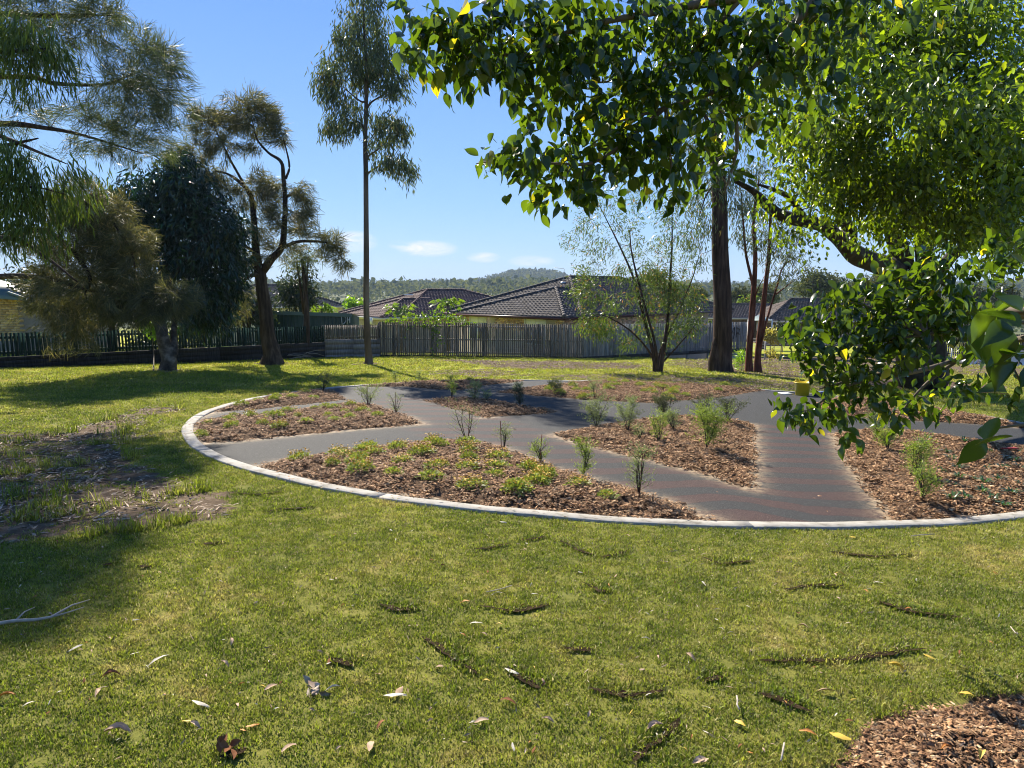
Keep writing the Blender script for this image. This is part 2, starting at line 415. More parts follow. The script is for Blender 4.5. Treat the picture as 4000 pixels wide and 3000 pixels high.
nearf = M_('MULTIPLY', M_('SUBTRACT', 20.0, sepy.outputs['Y'], t=t), .1, True, t=t)
lc2 = mixc(t, nearf, lc, thatch)
c = mixc(t, ramp(t, edge, [(.42, (0, 0, 0)), (.58, (1, 1, 1))]), lc2, soil)
# far country: dry grass and trees
cf = ramp(t, noise(t, pos, .02, 4), [(.35, (.05, .07, .03)), (.6, (.11, .12, .055))])
farf = M_('MULTIPLY', M_('SUBTRACT', sepy.outputs['Y'], 90.0, t=t), .01, True, t=t)
l(mixc(t, farf, c, cf), p_.inputs['Base Color']); p_.inputs['Roughness'].default_value = .95; p_.inputs['Specular IOR Level'].default_value = .1
b_ = n('ShaderNodeBump'); b_.inputs['Strength'].default_value = .7; b_.inputs['Distance'].default_value = .03
l(noise(t, pos, 30, 6, .7), b_.inputs['Height']); l(b_.outputs[0], p_.inputs['Normal'])
g_me = g_mb.mesh('ground', m, True)
a = g_me.attributes.new('bare', 'FLOAT', 'POINT'); a.data.foreach_set('value', BAREF(X, Y).astype(np.float32).ravel())
link('ground', g_me, kind='structure')
# ---------------------------------------------------------------- rubber path disc
st = .09
px_ = np.arange(CX - RO, CX + RO + st, st); py_ = np.arange(CY - RO, CY + RO + st, st)
X, Y = np.meshgrid(px_, py_); r = np.hypot(X - CX, Y - CY)
bd = np.full(X.shape, -9.0)
for k, q in BED.items(): bd = np.maximum(bd, np.minimum(sdf(q, X, Y), RI - r))
k_ = np.minimum(1, (RI + .03) / np.maximum(r, .01)); Xc = CX + (X - CX) * k_; Yc = CY + (Y - CY) * k_
Z = TZ(Xc, Yc) + .005
keep = (r[:-1, :-1] < RI + .12)
nx = len(px_); ii = (np.arange(len(py_) - 1)[:, None] * nx + np.arange(nx - 1)[None])[keep]
mb = MB().add(np.stack([Xc, Yc, Z], -1).reshape(-1, 3), np.stack([ii, ii + 1, ii + nx + 1, ii + nx], -1))
m, t, n, l = newmat('rubber_softfall')
o_ = n('ShaderNodeOutputMaterial'); p_ = n('ShaderNodeBsdfPrincipled'); l(p_.outputs[0], o_.inputs[0])
pos = n('ShaderNodeNewGeometry').outputs['Position']; s_ = n('ShaderNodeSeparateXYZ'); l(pos, s_.inputs[0])
wob = M_('MULTIPLY', M_('SUBTRACT', noise(t, pos, .8, 3), .5, t=t), .5, t=t)
wb2 = M_('MULTIPLY', M_('SUBTRACT', noise(t, pos, 14, 4), .5, t=t), .05, t=t)
# bands bend at two ridge lines, so they read as flat chevrons
chev = M_('MULTIPLY', M_('ABSOLUTE', M_('SUBTRACT', s_.outputs['X'], 2.05, t=t), t=t), .33, t=t)
ch2 = M_('MULTIPLY', M_('ABSOLUTE', M_('SUBTRACT', s_.outputs['X'], 2.75, t=t), t=t), .22, t=t)
v = M_('ADD', M_('ADD', s_.outputs['Y'], M_('SUBTRACT', chev, ch2, t=t), t=t), M_('ADD', wob, wb2, t=t), t=t)
band = M_('SINE', M_('MULTIPLY', v, 2 * math.pi / .62, t=t), t=t)
am = n('ShaderNodeAttribute'); am.attribute_name = 'bands'; ad = n('ShaderNodeAttribute'); ad.attribute_name = 'dust'
red = M_('MULTIPLY', M_('MULTIPLY', M_('ADD', M_('MULTIPLY', band, 6, t=t), .5, True, t=t), am.outputs['Fac'], t=t), M_('ADD', .35, M_('MULTIPLY', noise(t, pos, 2.2, 4), .95, t=t), t=t), t=t)
gran = noise(t, pos, 120, 3, .9); gran2 = noise(t, pos, 90, 3, .8)
dark = ramp(t, gran, [(.3, (.005, .006, .0065)), (.5, (.023, .025, .027)), (.62, (.055, .058, .061)), (.70, (.30, .30, .28))])
maro = ramp(t, gran, [(.3, (.010, .004, .004)), (.5, (.054, .026, .024)), (.62, (.10, .056, .05)), (.70, (.28, .22, .18))])
c = mixc(t, red, dark, maro)
c = mixc(t, M_('MULTIPLY', noise(t, pos, 1.1, 3), .3, t=t), c, (.036, .034, .033))
dustf = M_('MULTIPLY', ad.outputs['Fac'], M_('MULTIPLY', M_('SUBTRACT', noise(t, pos, 12, 6, .75), .38, t=t), 5, True, t=t), t=t)
c = mixc(t, dustf, c, (.36, .27, .17))
seam = M_('LESS_THAN', M_('ABSOLUTE', M_('SUBTRACT', band, .02, t=t), t=t), .045, t=t)
c = mixc(t, M_('MULTIPLY', M_('MULTIPLY', seam, am.outputs['Fac'], t=t), .5, t=t), c, (.012, .012, .012))
l(c, p_.inputs['Base Color']); p_.inputs['Roughness'].default_value = .8; p_.inputs['Specular IOR Level'].default_value = .2
b_ = n('ShaderNodeBump'); b_.inputs['Strength'].default_value = .9; b_.inputs['Distance'].default_value = .008
l(gran2, b_.inputs['Height']); l(b_.outputs[0], p_.inputs['Normal'])
me = mb.mesh('rubber_path', m, True)
spine = [tuple(GP(*q))[:2] for q in ((1640,1572),(1850,1680),(2350,1830),(2900,1960),(3250,2040))]
sp2 = [tuple(GP(*q))[:2] for q in ((3250,2040),(3130,1900),(3080,1750),(3060,1690))]
sm = np.maximum(sst((1.15 - pline(spine, X, Y)) / .35), sst((1.1 - pline(sp2, X, Y)) / .3))
a = me.attributes.new('bands', 'FLOAT', 'POINT'); a.data.foreach_set('value', sm.astype(np.float32).ravel())
du = np.exp(-np.maximum(-bd, 0) / .07) * np.where(Y < 12, 1, .25)
a = me.attributes.new('dust', 'FLOAT', 'POINT'); a.data.foreach_set('value', du.astype(np.float32).ravel())
link('rubber_path', me, kind='structure')
# ---------------------------------------------------------------- concrete kerb ring
M_conc = simple('kerb_concrete', [(.14, .125, .10), (.28, .265, .23), (.33, .315, .28), (.37, .355, .32)], 9, .85, .35, 60, detail=9)
mb = MB(); K = 14; seg = 24
prof = [(RI - .005, -.12), (RI - .002, .018), (RI + .006, .024), (RO - .008, .024), (RO + .002, .016), (RO + .006, -.12)]
for s_i in range(K):
    V = []; k = len(prof)
    for i in range(seg):
        a = 2 * math.pi * (s_i + (i / (seg - 1)) * .9985) / K; wv = .004 * math.sin(a * 31) + .003 * math.sin(a * 13); hv = .003 * math.sin(a * 17) + .002 * math.sin(a * 47)
        for rr_, h in prof:
            x = CX + (rr_ + wv) * math.sin(a); y = CY + (rr_ + wv) * math.cos(a); V.append((x, y, float(TZ(x, y)) + h + (hv if h > 0 else 0)))
    q = [(i * k + j, (i + 1) * k + j, (i + 1) * k + j + 1, i * k + j + 1) for i in range(seg - 1) for j in range(k - 1)]
    mb.add(np.array(V), [np.array(q), np.arange(k)[None], np.arange((seg - 1) * k, seg * k)[None, ::-1]])
kerb = lone('kerb', mb, M_conc, kind='structure', smooth=False)
# ---------------------------------------------------------------- mulch beds
M_mulch = simple('mulch_soil', [(.035, .02, .012), (.10, .06, .035), (.19, .12, .07)], 22, .95, 1.0, 60, .1)
bedh = {}
def bedz(k, x, y):
    q = JBED if k == 'J' else BED[k]
    d = sdf(q, x, y)
    if k != 'J': d = np.minimum(d, RI - .0 - np.hypot(x - CX, y - CY))
    h = (.085 if k != 'J' else .03) * sst((d + .02) / (.55 if k != 'J' else .3)) - .004
    return d, TZ(x, y) + h + .012 * hashn(x, y, 9) * sst(d / .2) + (-.03 if k == 'J' else .0)
chips = []; csc = []
for k in list(BED) + ['J']:
    q = np.array(JBED if k == 'J' else BED[k])
    if k == 'J': x0, x1, y0, y1 = 1.2, 4.2, 1.6, 3.6
    else: x0, y0 = q.min(0) - .1; x1, y1 = q.max(0) + .1
    x1 = min(x1, CX + RO + .1) if k != 'J' else x1; x0 = max(x0, CX - RO); y0 = max(y0, 1.5); y1 = min(y1, CY + RO)
    s = .055; xs = np.arange(x0, x1, s); ys = np.arange(y0, y1, s)
    X, Y = np.meshgrid(xs, ys); d, Z = bedz(k, X, Y)
    nx = len(xs); kp = d > -.12
    kp = kp[:-1, :-1] & kp[1:, 1:] & (np.hypot(X - CX, Y - CY)[:-1, :-1] < RI + .0 if k != 'J' else True)
    ii = (np.arange(len(ys) - 1)[:, None] * nx + np.arange(nx - 1)[None])[kp]
    used, inv = np.unique(np.stack([ii, ii + 1, ii + nx + 1, ii + nx], -1), return_inverse=True)
    co = np.stack([X, Y, Z], -1).reshape(-1, 3)[used]
    lone('garden_bed', MB().add(co, inv.reshape(-1, 4)), M_mulch, kind='structure', smooth=True)
    dens = 900 if k == 'J' else (190 if k in ('near left', 'near right', 'middle right') else 110)
    A = (x1 - x0) * (y1 - y0); nn = int(A * dens)
    x = rng.uniform(x0, x1, nn); y = rng.uniform(y0, y1, nn); d, z = bedz(k, x, y)
    m_ = d > (.015 if k == 'J' else .03)
    ok = m_ & (np.abs(x) < y * .78 + 1.0)
    chips.append(np.stack([x, y, z + .002], -1)[ok]); csc.append(np.full(ok.sum(), .62 if k == 'J' else .95))
# a few strays beside the beds, on the path and on the kerb
x = rng.uniform(CX - RO, CX + RO, 60000); y = rng.uniform(CY - RO, CY + RO, 60000); r = np.hypot(x - CX, y - CY)
bd_ = np.full(x.shape, -9.0)
for k, q in BED.items(): bd_ = np.maximum(bd_, sdf(q, x, y))
pr_ = np.where(bd_ < .02, np.exp(-np.maximum(-bd_, 0) / .06) * .10, np.where(r > RI, .12, 0)) + .0015
ok = (r < RO + .02) & (rng.uniform(size=len(x)) < pr_) & ~((bd_ > .02) & (r < RI))
x, y, r = x[ok], y[ok], r[ok]; strays = np.c_[x, y, TZ(x, y) + np.where(r > RI - .01, .024, .004)]
M_chip = simple('bark_chip', [(.055, .026, .013), (.17, .085, .040), (.34, .20, .10), (.54, .40, .25)], 31, .85, .3, 90, .25, island=.55)
def chip_proto(seed, n, rad, L):
    r = np.random.default_rng(seed); mb = MB()
    for i in range(n):
        a = r.uniform(0, 6.28); d = rad * math.sqrt(r.uniform()); l_ = L * r.uniform(.4, 1.5); w = l_ * r.uniform(.2, .5)
        Mx = Matrix.Rotation(r.uniform(0, 6.28), 3, 'Z') @ Matrix.Rotation(r.normal(0, .35), 3, 'X') @ Matrix.Rotation(r.normal(0, .35), 3, 'Y')
        v = np.array([(-l_ / 2, -w / 3, 0), (l_ / 2, -w / 2, 0), (l_ / 2.3, w / 2, 0), (-l_ / 2.2, w / 2.5, 0), (0, 0, w * .25)])
        v = v @ np.array(Mx).T + (d * math.cos(a), d * math.sin(a), r.uniform(.002, .03))
        mb.add(v, np.array([(0, 1, 4), (1, 2, 4), (2, 3, 4), (3, 0, 4)]))
    return mb
cp = [proto('bark_clump', chip_proto(i, 20, .07, .034), M_chip) for i in range(5)]
s1 = [proto('stray_chip', chip_proto(40 + i, 2, .05, .026), M_chip) for i in range(3)]
scatter('stray_bark', strays, np.c_[np.zeros((len(strays), 2)), rng.uniform(0, 6.28, len(strays))], rng.uniform(.5, 1.2, len(strays)), rng.integers(0, 3, len(strays)), s1, kind='stuff')
C_ = np.concatenate(chips); n_ = len(C_)
scatter('bark_mulch', C_, np.c_[rng.normal(0, .08, n_), rng.normal(0, .08, n_), rng.uniform(0, 6.28, n_)], rng.uniform(.7, 1.3, n_) * np.concatenate(csc), rng.integers(0, 5, n_), cp, kind='stuff')
# ---------------------------------------------------------------- grass
m, t, n, l = newmat('grass_blades')
o_ = n('ShaderNodeOutputMaterial'); p_ = n('ShaderNodeBsdfPrincipled'); tb = n('ShaderNodeBsdfTranslucent'); mx = n('ShaderNodeMixShader')
g = n('ShaderNodeNewGeometry'); c = lawncol(t, g.outputs['Position'])
oi = n('ShaderNodeObjectInfo'); s = M_('FRACT', M_('ADD', oi.outputs['Random'], g.outputs['Random Per Island'], t=t), t=t)
c = mixc(t, M_('MULTIPLY', M_('GREATER_THAN', s, .85, t=t), .75, t=t), c, (.36, .30, .15))
h = n('ShaderNodeHueSaturation'); l(c, h.inputs['Color']); l(M_('ADD', .40, M_('MULTIPLY', M_('FRACT', M_('MULTIPLY', s, 7.3, t=t), t=t), 1.25, t=t), t=t), h.inputs['Value'])
l(h.outputs[0], p_.inputs['Base Color']); p_.inputs['Roughness'].default_value = .5; p_.inputs['Specular IOR Level'].default_value = .35
l(h.outputs[0], tb.inputs['Color']); mx.inputs[0].default_value = .5
l(p_.outputs[0], mx.inputs[1]); l(tb.outputs[0], mx.inputs[2]); l(mx.outputs[0], o_.inputs[0])
M_grass = m
def tuft(seed, n, rad, L, w, lean=.6):
    r = np.random.default_rng(seed); mb = MB()
    a = r.uniform(0, 6.28, n); d = rad * np.sqrt(r.uniform(size=n)); a2 = r.uniform(0, 6.28, n); ln = r.uniform(.1, lean, n) * 1.4
    pos = np.c_[d * np.cos(a), d * np.sin(a), np.full(n, -.004)]
    L_ = L * r.uniform(.5, 1.2, n)
    tip = pos + np.c_[np.cos(a2) * ln, np.sin(a2) * ln, np.ones(n)] / np.sqrt(1 + ln ** 2)[:, None] * L_[:, None]
    sd = np.c_[-np.sin(a2), np.cos(a2), np.zeros(n)] * w / 2
    mid = (pos * .45 + tip * .55) + np.c_[np.zeros(n), np.zeros(n), L_ * .12]
    v = np.stack([pos - sd, pos + sd, mid + sd * .8, mid - sd * .8, tip], 1).reshape(-1, 3)
    k = np.arange(n)[:, None] * 5
    mb.add(v, [k + [[0, 1, 2]], k + [[0, 2, 3]], k + [[3, 2, 4]]])
    return mb
gp = [proto('grass_tuft', tuft(i, 26, .045, .021, .0046, 1.1), M_grass) for i in range(4)] + [proto('grass_tuft', tuft(20 + i, 16, .05, .10, .006, .9), M_grass) for i in range(2)]
pts = []; scs = []; ids = []
LIPS = []
for (y0, y1, den, sc) in ((1.9, 3.6, 1150, .92), (3.6, 5.5, 850, 1.0), (5.5, 9, 520, 1.15), (9, 15, 200, 1.7), (15, 24, 75, 2.5), (24, 36, 32, 3.4), (36, 60, 6, 5)):
    A = (y1 - y0) * 2 * (.78 * y1 + .6); nn = int(A * den)
    y = rng.uniform(y0, y1, nn); x = rng.uniform(-1, 1, nn) * (.78 * y1 + .6)
    ok = np.abs(x) < .78 * y + .5
    r = np.hypot(x - CX, y - CY); ok &= r > RO - .004 + .02 * hashn(x, y, 3.3)
    x, y = x[ok], y[ok]
    br = BAREF(x, y); br = np.where(br > .95, 1, br * .92) 
    pn = hashn(x, y, 5.7) * .18 + hashn(y, x, 2.3) * .15
    ok = rng.uniform(size=len(x)) > np.clip(br * 1.05 + np.where(br > .1, pn, 0), 0, 1)
    x, y = x[ok], y[ok]
    if y0 < 8:
        sd_ = np.full(x.shape, 9.0)
        for s_i in SEAMS: sd_ = np.minimum(sd_, pline(s_i, x + JAG(x, y), y + JAG(y, x)))
        wd = .016 + .022 * (hashn(x, y, 2.9) > .2)
        ok = sd_ > wd; x, y, sd_ = x[ok], y[ok], sd_[ok]; LIPS.append((x, y, sd_))
    # small worn holes in the turf
    if y0 < 8:
        hole = (hashn(x, y, 4.1) + hashn(y * 1.3, x, 6.7)) > 2.15
        ok = ~hole | (rng.uniform(size=len(x)) > .8); x, y = x[ok], y[ok]
    z = TZ(x, y); inl = (sdf(BAREL, x, y) > .05) & (hashn(x, y, 2.2) > .1)
    kind = np.where(inl & (rng.uniform(size=len(x)) < .5), rng.integers(4, 6, len(x)), rng.integers(0, 4, len(x)))
    pts.append(np.c_[x, y, z]); scs.append(sc * rng.uniform(.75, 1.25, len(x))); ids.append(kind)
G_ = np.concatenate(pts); n_ = len(G_)
M_seam = simple('shaded_gap_soil', [(.018, .011, .006), (.04, .026, .015), (.08, .055, .03)], 30, .95, 1.0, 80, .05)  # exposed soil, coloured extra dark for the shade between lifted turf edges
mb = MB(); lx = []
for q in SEAMS:
    pl = [np.array(p) for p in q]; pts_ = []
    for a, b in zip(pl[:-1], pl[1:]):
        k = max(2, int(np.linalg.norm(b - a) / .02)); pts_ += [a + (b - a) * i / k for i in range(k)]
    pts_.append(pl[-1]); pts_ = np.array(pts_); n_ = len(pts_); d = np.gradient(pts_, axis=0); d /= np.linalg.norm(d, axis=1)[:, None]; nr_ = np.c_[-d[:, 1], d[:, 0]]
    env = np.sin(np.linspace(0, math.pi, n_)) ** .5
    c_ = pts_ + nr_ * (np.cumsum(rng.normal(0, .0035, n_))[:, None] * env[:, None]); w1 = (.005 + .015 * np.abs(np.sin(np.arange(n_) * .13 + rng.uniform(0, 6))) + rng.uniform(0, .008, n_)) * env
    A_ = c_ + nr_ * w1[:, None]; B_ = c_ - nr_ * w1[:, None]
    V = np.concatenate([np.c_[A_, TZ(A_[:, 0], A_[:, 1]) + .015], np.c_[B_, TZ(B_[:, 0], B_[:, 1]) + .015]]); i_ = np.arange(n_ - 1)[:, None]
    mb.add(V, np.hstack([i_, i_ + 1, i_ + 1 + n_, i_ + n_]))
    s_ = np.sign(nr_[:, 1])[:, None]
    for r_ in range(3): e_ = c_ + nr_ * s_ * (w1[:, None] + .006 + .012 * r_) + rng.normal(0, .004, (n_, 2)); lx.append(e_[(w1 > .008)])
lone('turf_gap', mb, M_seam, kind='structure')
lx = np.concatenate(lx); pts.append(np.c_[lx, TZ(lx[:, 0], lx[:, 1]) + .003]); scs.append(rng.uniform(1.0, 1.7, len(lx))); ids.append(rng.integers(0, 4, len(lx)))
G_ = np.concatenate(pts); n_ = len(G_)
print('tufts', n_, 'chips', len(C_))
scatter('lawn_grass', G_, np.c_[rng.normal(0, .1, n_), rng.normal(0, .1, n_), rng.uniform(0, 6.28, n_)], np.concatenate(scs), np.concatenate(ids), gp, kind='stuff')
# ---------------------------------------------------------------- leaf litter and single fallen leaves
M_lit = simple('dry_leaf', [(.16, .09, .05), (.34, .25, .17), (.50, .42, .32)], 25, .7, .2, 90, .3, island=.4)
def litter_proto(seed, n, rad, L):
    mb = MB(); r = np.random.default_rng(seed)
    a = r.uniform(0, 6.28, n); d = rad * np.sqrt(r.uniform(size=n)); p = np.c_[d * np.cos(a), d * np.sin(a), r.uniform(.003, .02, n)]
    a2 = r.uniform(0, 6.28, n); dr = np.c_[np.cos(a2), np.sin(a2), r.normal(0, .15, n)]
    leaves(mb, LANCE, p, dr, L * r.uniform(.5, 1.3, n), L * .22, roll=np.c_[r.normal(0, .4, n), r.normal(0, .4, n), np.ones(n)])
    return mb
lp = [proto('litter_patch', litter_proto(i, 7, .16, .085), M_lit) for i in range(4)]
x = rng.uniform(-20, 20, 60000); y = rng.uniform(4, 36, 60000)
ok = (np.abs(x) < .78 * y + .5) & (np.hypot(x - CX, y - CY) > RO + .1) & (sdf(JBED, x, y) < 0)
x, y = x[ok], y[ok]; ok = rng.uniform(size=len(x)) < np.clip(BAREF(x, y), 0, 1) * .75 * np.where(y < 14, 1.0, .6); x, y = x[ok], y[ok]; n_ = len(x)
scatter('leaf_litter', np.c_[x, y, TZ(x, y) + .004], np.c_[np.zeros(n_), np.zeros(n_), rng.uniform(0, 6.28, n_)], rng.uniform(.7, 1.25, n_), rng.integers(0, 4, n_), lp, kind='stuff')
x = rng.uniform(-8, 8, 9000); y = rng.uniform(2, 10.5, 9000)
ok = (np.abs(x) < .78 * y + .3) & (np.hypot(x - CX, y - CY) > RO + .1) & (sdf(JBED, x, y) < 0) & (rng.uniform(size=9000) < .35 + .35 * (hashn(x, y, 1.7) > .3))
x, y = x[ok], y[ok]; n_ = len(x)
fp = [proto('lawn_fleck', litter_proto(60 + i, 1, .02, .030), M_lit) for i in range(3)]
scatter('lawn_litter', np.c_[x, y, TZ(x, y) + .016], np.c_[rng.normal(0, .3, n_), rng.normal(0, .3, n_), rng.uniform(0, 6.28, n_)], rng.uniform(.4, 1.2, n_), rng.integers(0, 3, n_), fp, kind='stuff')
def bigleaf(curl, bend, w, seg=5):
    """a curled dead leaf: length 1 along y, width w"""
    mb = MB(); V = []; 
    for i in range(seg + 1):
        u = i / seg; hw = w * math.sin(math.pi * min(1, u * .93 + .04)) ** .8 * .5
        zb = bend * math.sin(math.pi * u); xo = bend * .5 * u * u
        for s in (-1, 0, 1): V.append((xo + s * hw, u - .5, zb + abs(s) * hw * curl))
    f = []
    for i in range(seg):
        for s in (0, 1): f.append((i * 3 + s, i * 3 + s + 1, i * 3 + s + 4, i * 3 + s + 3))
    return mb.add(V, np.array(f))
LK = {
 'pale': (simple('leaf_pale', [(.38, .34, .26), (.54, .50, .40)], 30, .6, .1, 90), 'pale grey green narrow gum leaf', .20, .07),
 'tan': (simple('leaf_tan', [(.34, .23, .14), (.50, .37, .26)], 30, .8, .1, 90, .1), 'tan broad dry leaf', .34, .09),
 'brown': (simple('leaf_brown', [(.14, .06, .03), (.26, .12, .06)], 30, .9, .1, 90, .05), 'dark brown curled dead leaf', .32, .15),
 'yellow': (simple('leaf_yellow', [(.50, .33, .05), (.62, .45, .07)], 30, .55, .1, 90), 'yellow fallen fig leaf', .38, .09),
 'orange': (simple('leaf_orange', [(.42, .15, .03), (.52, .25, .06)], 30, .6, .1, 90), 'orange narrow fallen leaf', .25, .12)}
LM = {k: [bigleaf(c_, b_, v[2] * r_).mesh('leaf_' + k, v[0], True) for c_, b_, r_ in ((.5, v[3], 1), (1.1, v[3] * 1.5, .9), (-.3, .05, 1.1))] for k, v in LK.items()}
for ms in LM.values():
    for me_ in ms:
        for v_ in me_.vertices: v_.co.x += random.gauss(0, .018); v_.co.z += random.gauss(0, .014)
def fallen(px, py, k, size, ang, tilt=.2, where='on the near lawn'):
    g_ = GP(px, py)
    o = link('fallen_leaf', random.choice(LM[k]), loc=(g_.x, g_.y, g_.z + .014 + size * .03))
    o.scale = (size * .62,) * 3; o.rotation_euler = (random.gauss(0, tilt), random.gauss(0, tilt), ang)
    o['category'] = 'leaf'; o['group'] = 'fallen leaves on the lawn'
    return o
named = [  # zoomed pictures of the lawn, scale 1.58
 (0,2000,975,920,'pale',.16,-.9,'long pale gum leaf above the middle of the left lawn'),(0,2000,605,1125,'tan',.10,.2,'upright pinkish tan leaf left of the lawn centre'),
 (0,2000,730,1370,'tan',.17,-1.4,'longest tan leaf with upturned edge on the lower left lawn'),(0,2000,1385,935,'tan',.09,1.2,'pale tan leaf standing on edge in the left lawn'),
 (0,2000,1425,800,'tan',.09,.5,'rounded tan leaf casting a small shadow on the left lawn'),(0,2000,1240,1190,'pale',.14,1.5,'flat pale leaf pair on the lower left lawn'),
 (0,2000,685,1015,'brown',.12,-.9,'reddish brown curled leaf on the left lawn'),(0,2000,460,850,'pale',.13,-1.2,'pale curled leaf at the edge of the left tree shadow'),
 (0,2000,40,1160,'orange',.12,-1.2,'orange leaf in shade at the left edge of the lawn'),(0,2000,180,1200,'pale',.08,-.8,'small pale leaf beside the left shade'),
 (0,2000,1670,1080,'tan',.10,-.7,'tan leaf left of the dark leaf heap'),(0,2000,1150,1295,'yellow',.07,1.4,'small orange yellow leaf on lower left lawn'),
 (0,2000,1205,1325,'tan',.09,1.2,'pinkish tan leaf below the small yellow one'),(0,2000,1500,1355,'orange',.08,.8,'rust red curled leaf on the lower lawn'),
 (0,2000,1560,1325,'orange',.10,-.7,'rust orange twisted leaf beside the red one'),(0,2000,1780,1475,'tan',.10,-.9,'pale brown leaf near the bottom of the lawn'),
 (0,2000,830,875,'pale',.07,-.9,'small pale oval leaf on the left lawn'),(0,2000,1660,920,'pale',.07,.3,'small white upright leaf on the middle lawn'),
 (0,2000,2030,920,'brown',.08,.2,'dark red brown leaf standing in the middle lawn'),(0,2000,2055,1090,'pale',.12,-.9,'pale leaf right of the dark leaf heap'),
 (1400,2000,950,1000,'pale',.14,1.1,'bright white gum leaf lying along the long turf gap'),(1400,2000,250,1110,'tan',.12,-.3,'forked pale leaf crossing another on the lower lawn'),
 (1400,2000,225,1140,'pale',.17,1.5,'long flat pale leaf under the forked one'),(1400,2000,925,1188,'brown',.12,1.4,'large rust brown leaf low in the middle of the lawn'),
 (1400,2000,790,1053,'yellow',.06,1.3,'bright yellow flower like leaf in the middle lawn'),(1400,2000,1825,1340,'tan',.13,-1.2,'large tan leaf on the lower right lawn'),
 (1400,2000,75,1465,'tan',.12,.1,'large upright tan leaf at the bottom of the lawn'),(1400,2000,730,700,'pale',.12,1.5,'pale leaf on the turf above the long gap'),
 (1400,2000,865,705,'yellow',.07,1.3,'small yellow orange leaf beside the pale one'),(1400,2000,650,768,'orange',.06,1.0,'curled orange leaf on the middle lawn'),
 (1400,2000,855,518,'pale',.11,1.5,'long thin cream leaf on the upper middle lawn'),(1400,2000,1088,520,'pale',.08,1.2,'cream oval leaf on the upper middle lawn'),
 (1400,2000,658,567,'orange',.10,1.5,'orange and cream leaf on the upper lawn'),(1400,2000,230,185,'pale',.07,.3,'white leaf standing upright on the upper lawn'),
 (1400,2000,895,75,'pale',.10,1.4,'cream leaf just below the kerb'),(1400,2000,1660,158,'tan',.08,.8,'folded tan leaf just below the kerb'),
 (1400,2000,1775,797,'pale',.08,1.1,'grey green leaf on the right lawn'),(1400,2000,2050,910,'tan',.10,.6,'folded tan leaf pair on the right lawn'),
 (1400,2000,760,1300,'tan',.10,-1.3,'cream curled leaf low on the middle lawn'),(1400,2000,1170,1300,'tan',.09,1.3,'pale curled leaf in the dry lower turf'),
 (1400,2000,2140,1220,'pale',.10,.6,'grey green curved leaf on the lower right lawn'),(1400,2000,955,1465,'pale',.07,.1,'pale green leaf at the bottom middle of the lawn'),
 (1400,2000,140,1325,'brown',.10,-.4,'grey brown curled leaf at bottom left of the middle lawn'),(1400,2000,500,965,'tan',.08,1.4,'folded cream leaf left of the long turf gap'),
 (1400,2000,2120,1550,'tan',.11,-1.0,'curled cream leaf at the very bottom of the right lawn')]
for ox, oy, zx, zy, k, sz, an, lab in named:
    o = fallen(ox + zx / 1.58, oy + zy / 1.58, k, sz, an); o['label'] = lab
for zx, zy, k, sz, an, lab in (
 (1330,1025,'yellow',.12,1.2,'folded yellow green leaf on the lower right lawn'),(755,1450,'orange',.11,1.2,'coppery curled leaf near the corner mulch patch'),
 (310,1385,'yellow',.09,.8,'pointed yellow leaf low on the right lawn'),(1405,640,'orange',.07,1.4,'bright orange leaf on the right lawn'),
 (1130,530,'orange',.07,.4,'crumpled orange leaf on the upper right lawn'),(870,1182,'tan',.13,1.4,'long pinkish leaf on the lower right lawn'),
 (1780,1210,'yellow',.10,1.2,'orange yellow leaf on the rim of the corner mulch'),(1540,955,'yellow',.09,1.1,'cream yellow leaf beside the dark turf gap'),
 (725,755,'tan',.09,1.0,'pinkish folded leaf on the right lawn'),(1215,475,'pale',.10,1.0,'white narrow leaf on the upper right lawn'),
 (80,290+190,'pale',.09,.3,'cream leaf standing on edge in the right lawn'),(1045,175,'yellow',.09,1.5,'cream yellow leaf just under the kerb on the right'),
 (965,420,'yellow',.10,1.4,'olive yellow leaf lying flat on the upper right lawn'),(50,1625,'tan',.11,-1.0,'cream curled leaf at the bottom edge of the right lawn'),
 (1875,1600,'yellow',.11,-.7,'yellow green leaf on the corner mulch patch'),(1650,1560,'orange',.10,-1.2,'orange brown leaf on the corner mulch patch'),
 (1585,1425,'pale',.07,1.2,'pale green leaf on the corner mulch patch'),(965,1475,'yellow',.13,1.1,'long orange yellow leaf at the left rim of the corner mulch')):
    o = fallen(2700 + zx / 1.659, 2000 + zy / 1.659, k, sz, an); o['label'] = lab
SML = {}
for i in range(230):
    px = random.uniform(0, 4000); py = 2050 + 900 * random.random() ** 1.25
    if px < 900 and py < 2130: continue
    g_ = GP(px, py)
    if math.hypot(g_.x - CX, g_.y - CY) < RO + .05 or float(sdf(JBED, np.array(g_.x), np.array(g_.y))) > 0: continue
    k = random.choices(list(LK), (4, 4, 2, 1.3, 1))[0]
    o = fallen(px, py, k, random.uniform(.025, .062), random.uniform(0, 6.28), .3)
    side = 'left' if px < 1333 else ('middle' if px < 2666 else 'right'); dep = 'upper' if py < 2350 else ('mid' if py < 2650 else 'lower')
    o['label'] = {'pale': 'small pale narrow leaf', 'tan': 'small tan dry leaf', 'brown': 'small dark brown leaf', 'yellow': 'small yellow leaf', 'orange': 'small orange leaf'}[k] + f' lying on the {dep} {side} part of the lawn'
    o['group'] = f'small {k} leaves on the {dep} {side} lawn'; SML.setdefault(o['group'], []).append((px, o))
for g_, ls_ in SML.items():
    for i, (px, o) in enumerate(sorted(ls_, key=lambda q: q[0])):
        if len(ls_) > 1:
            w_ = o['label'].split(' lying on ')
            o['label'] = w_[0] + f', {ords(i + 1)} of its kind from the left on ' + w_[1].replace(' part of the lawn', ' lawn')
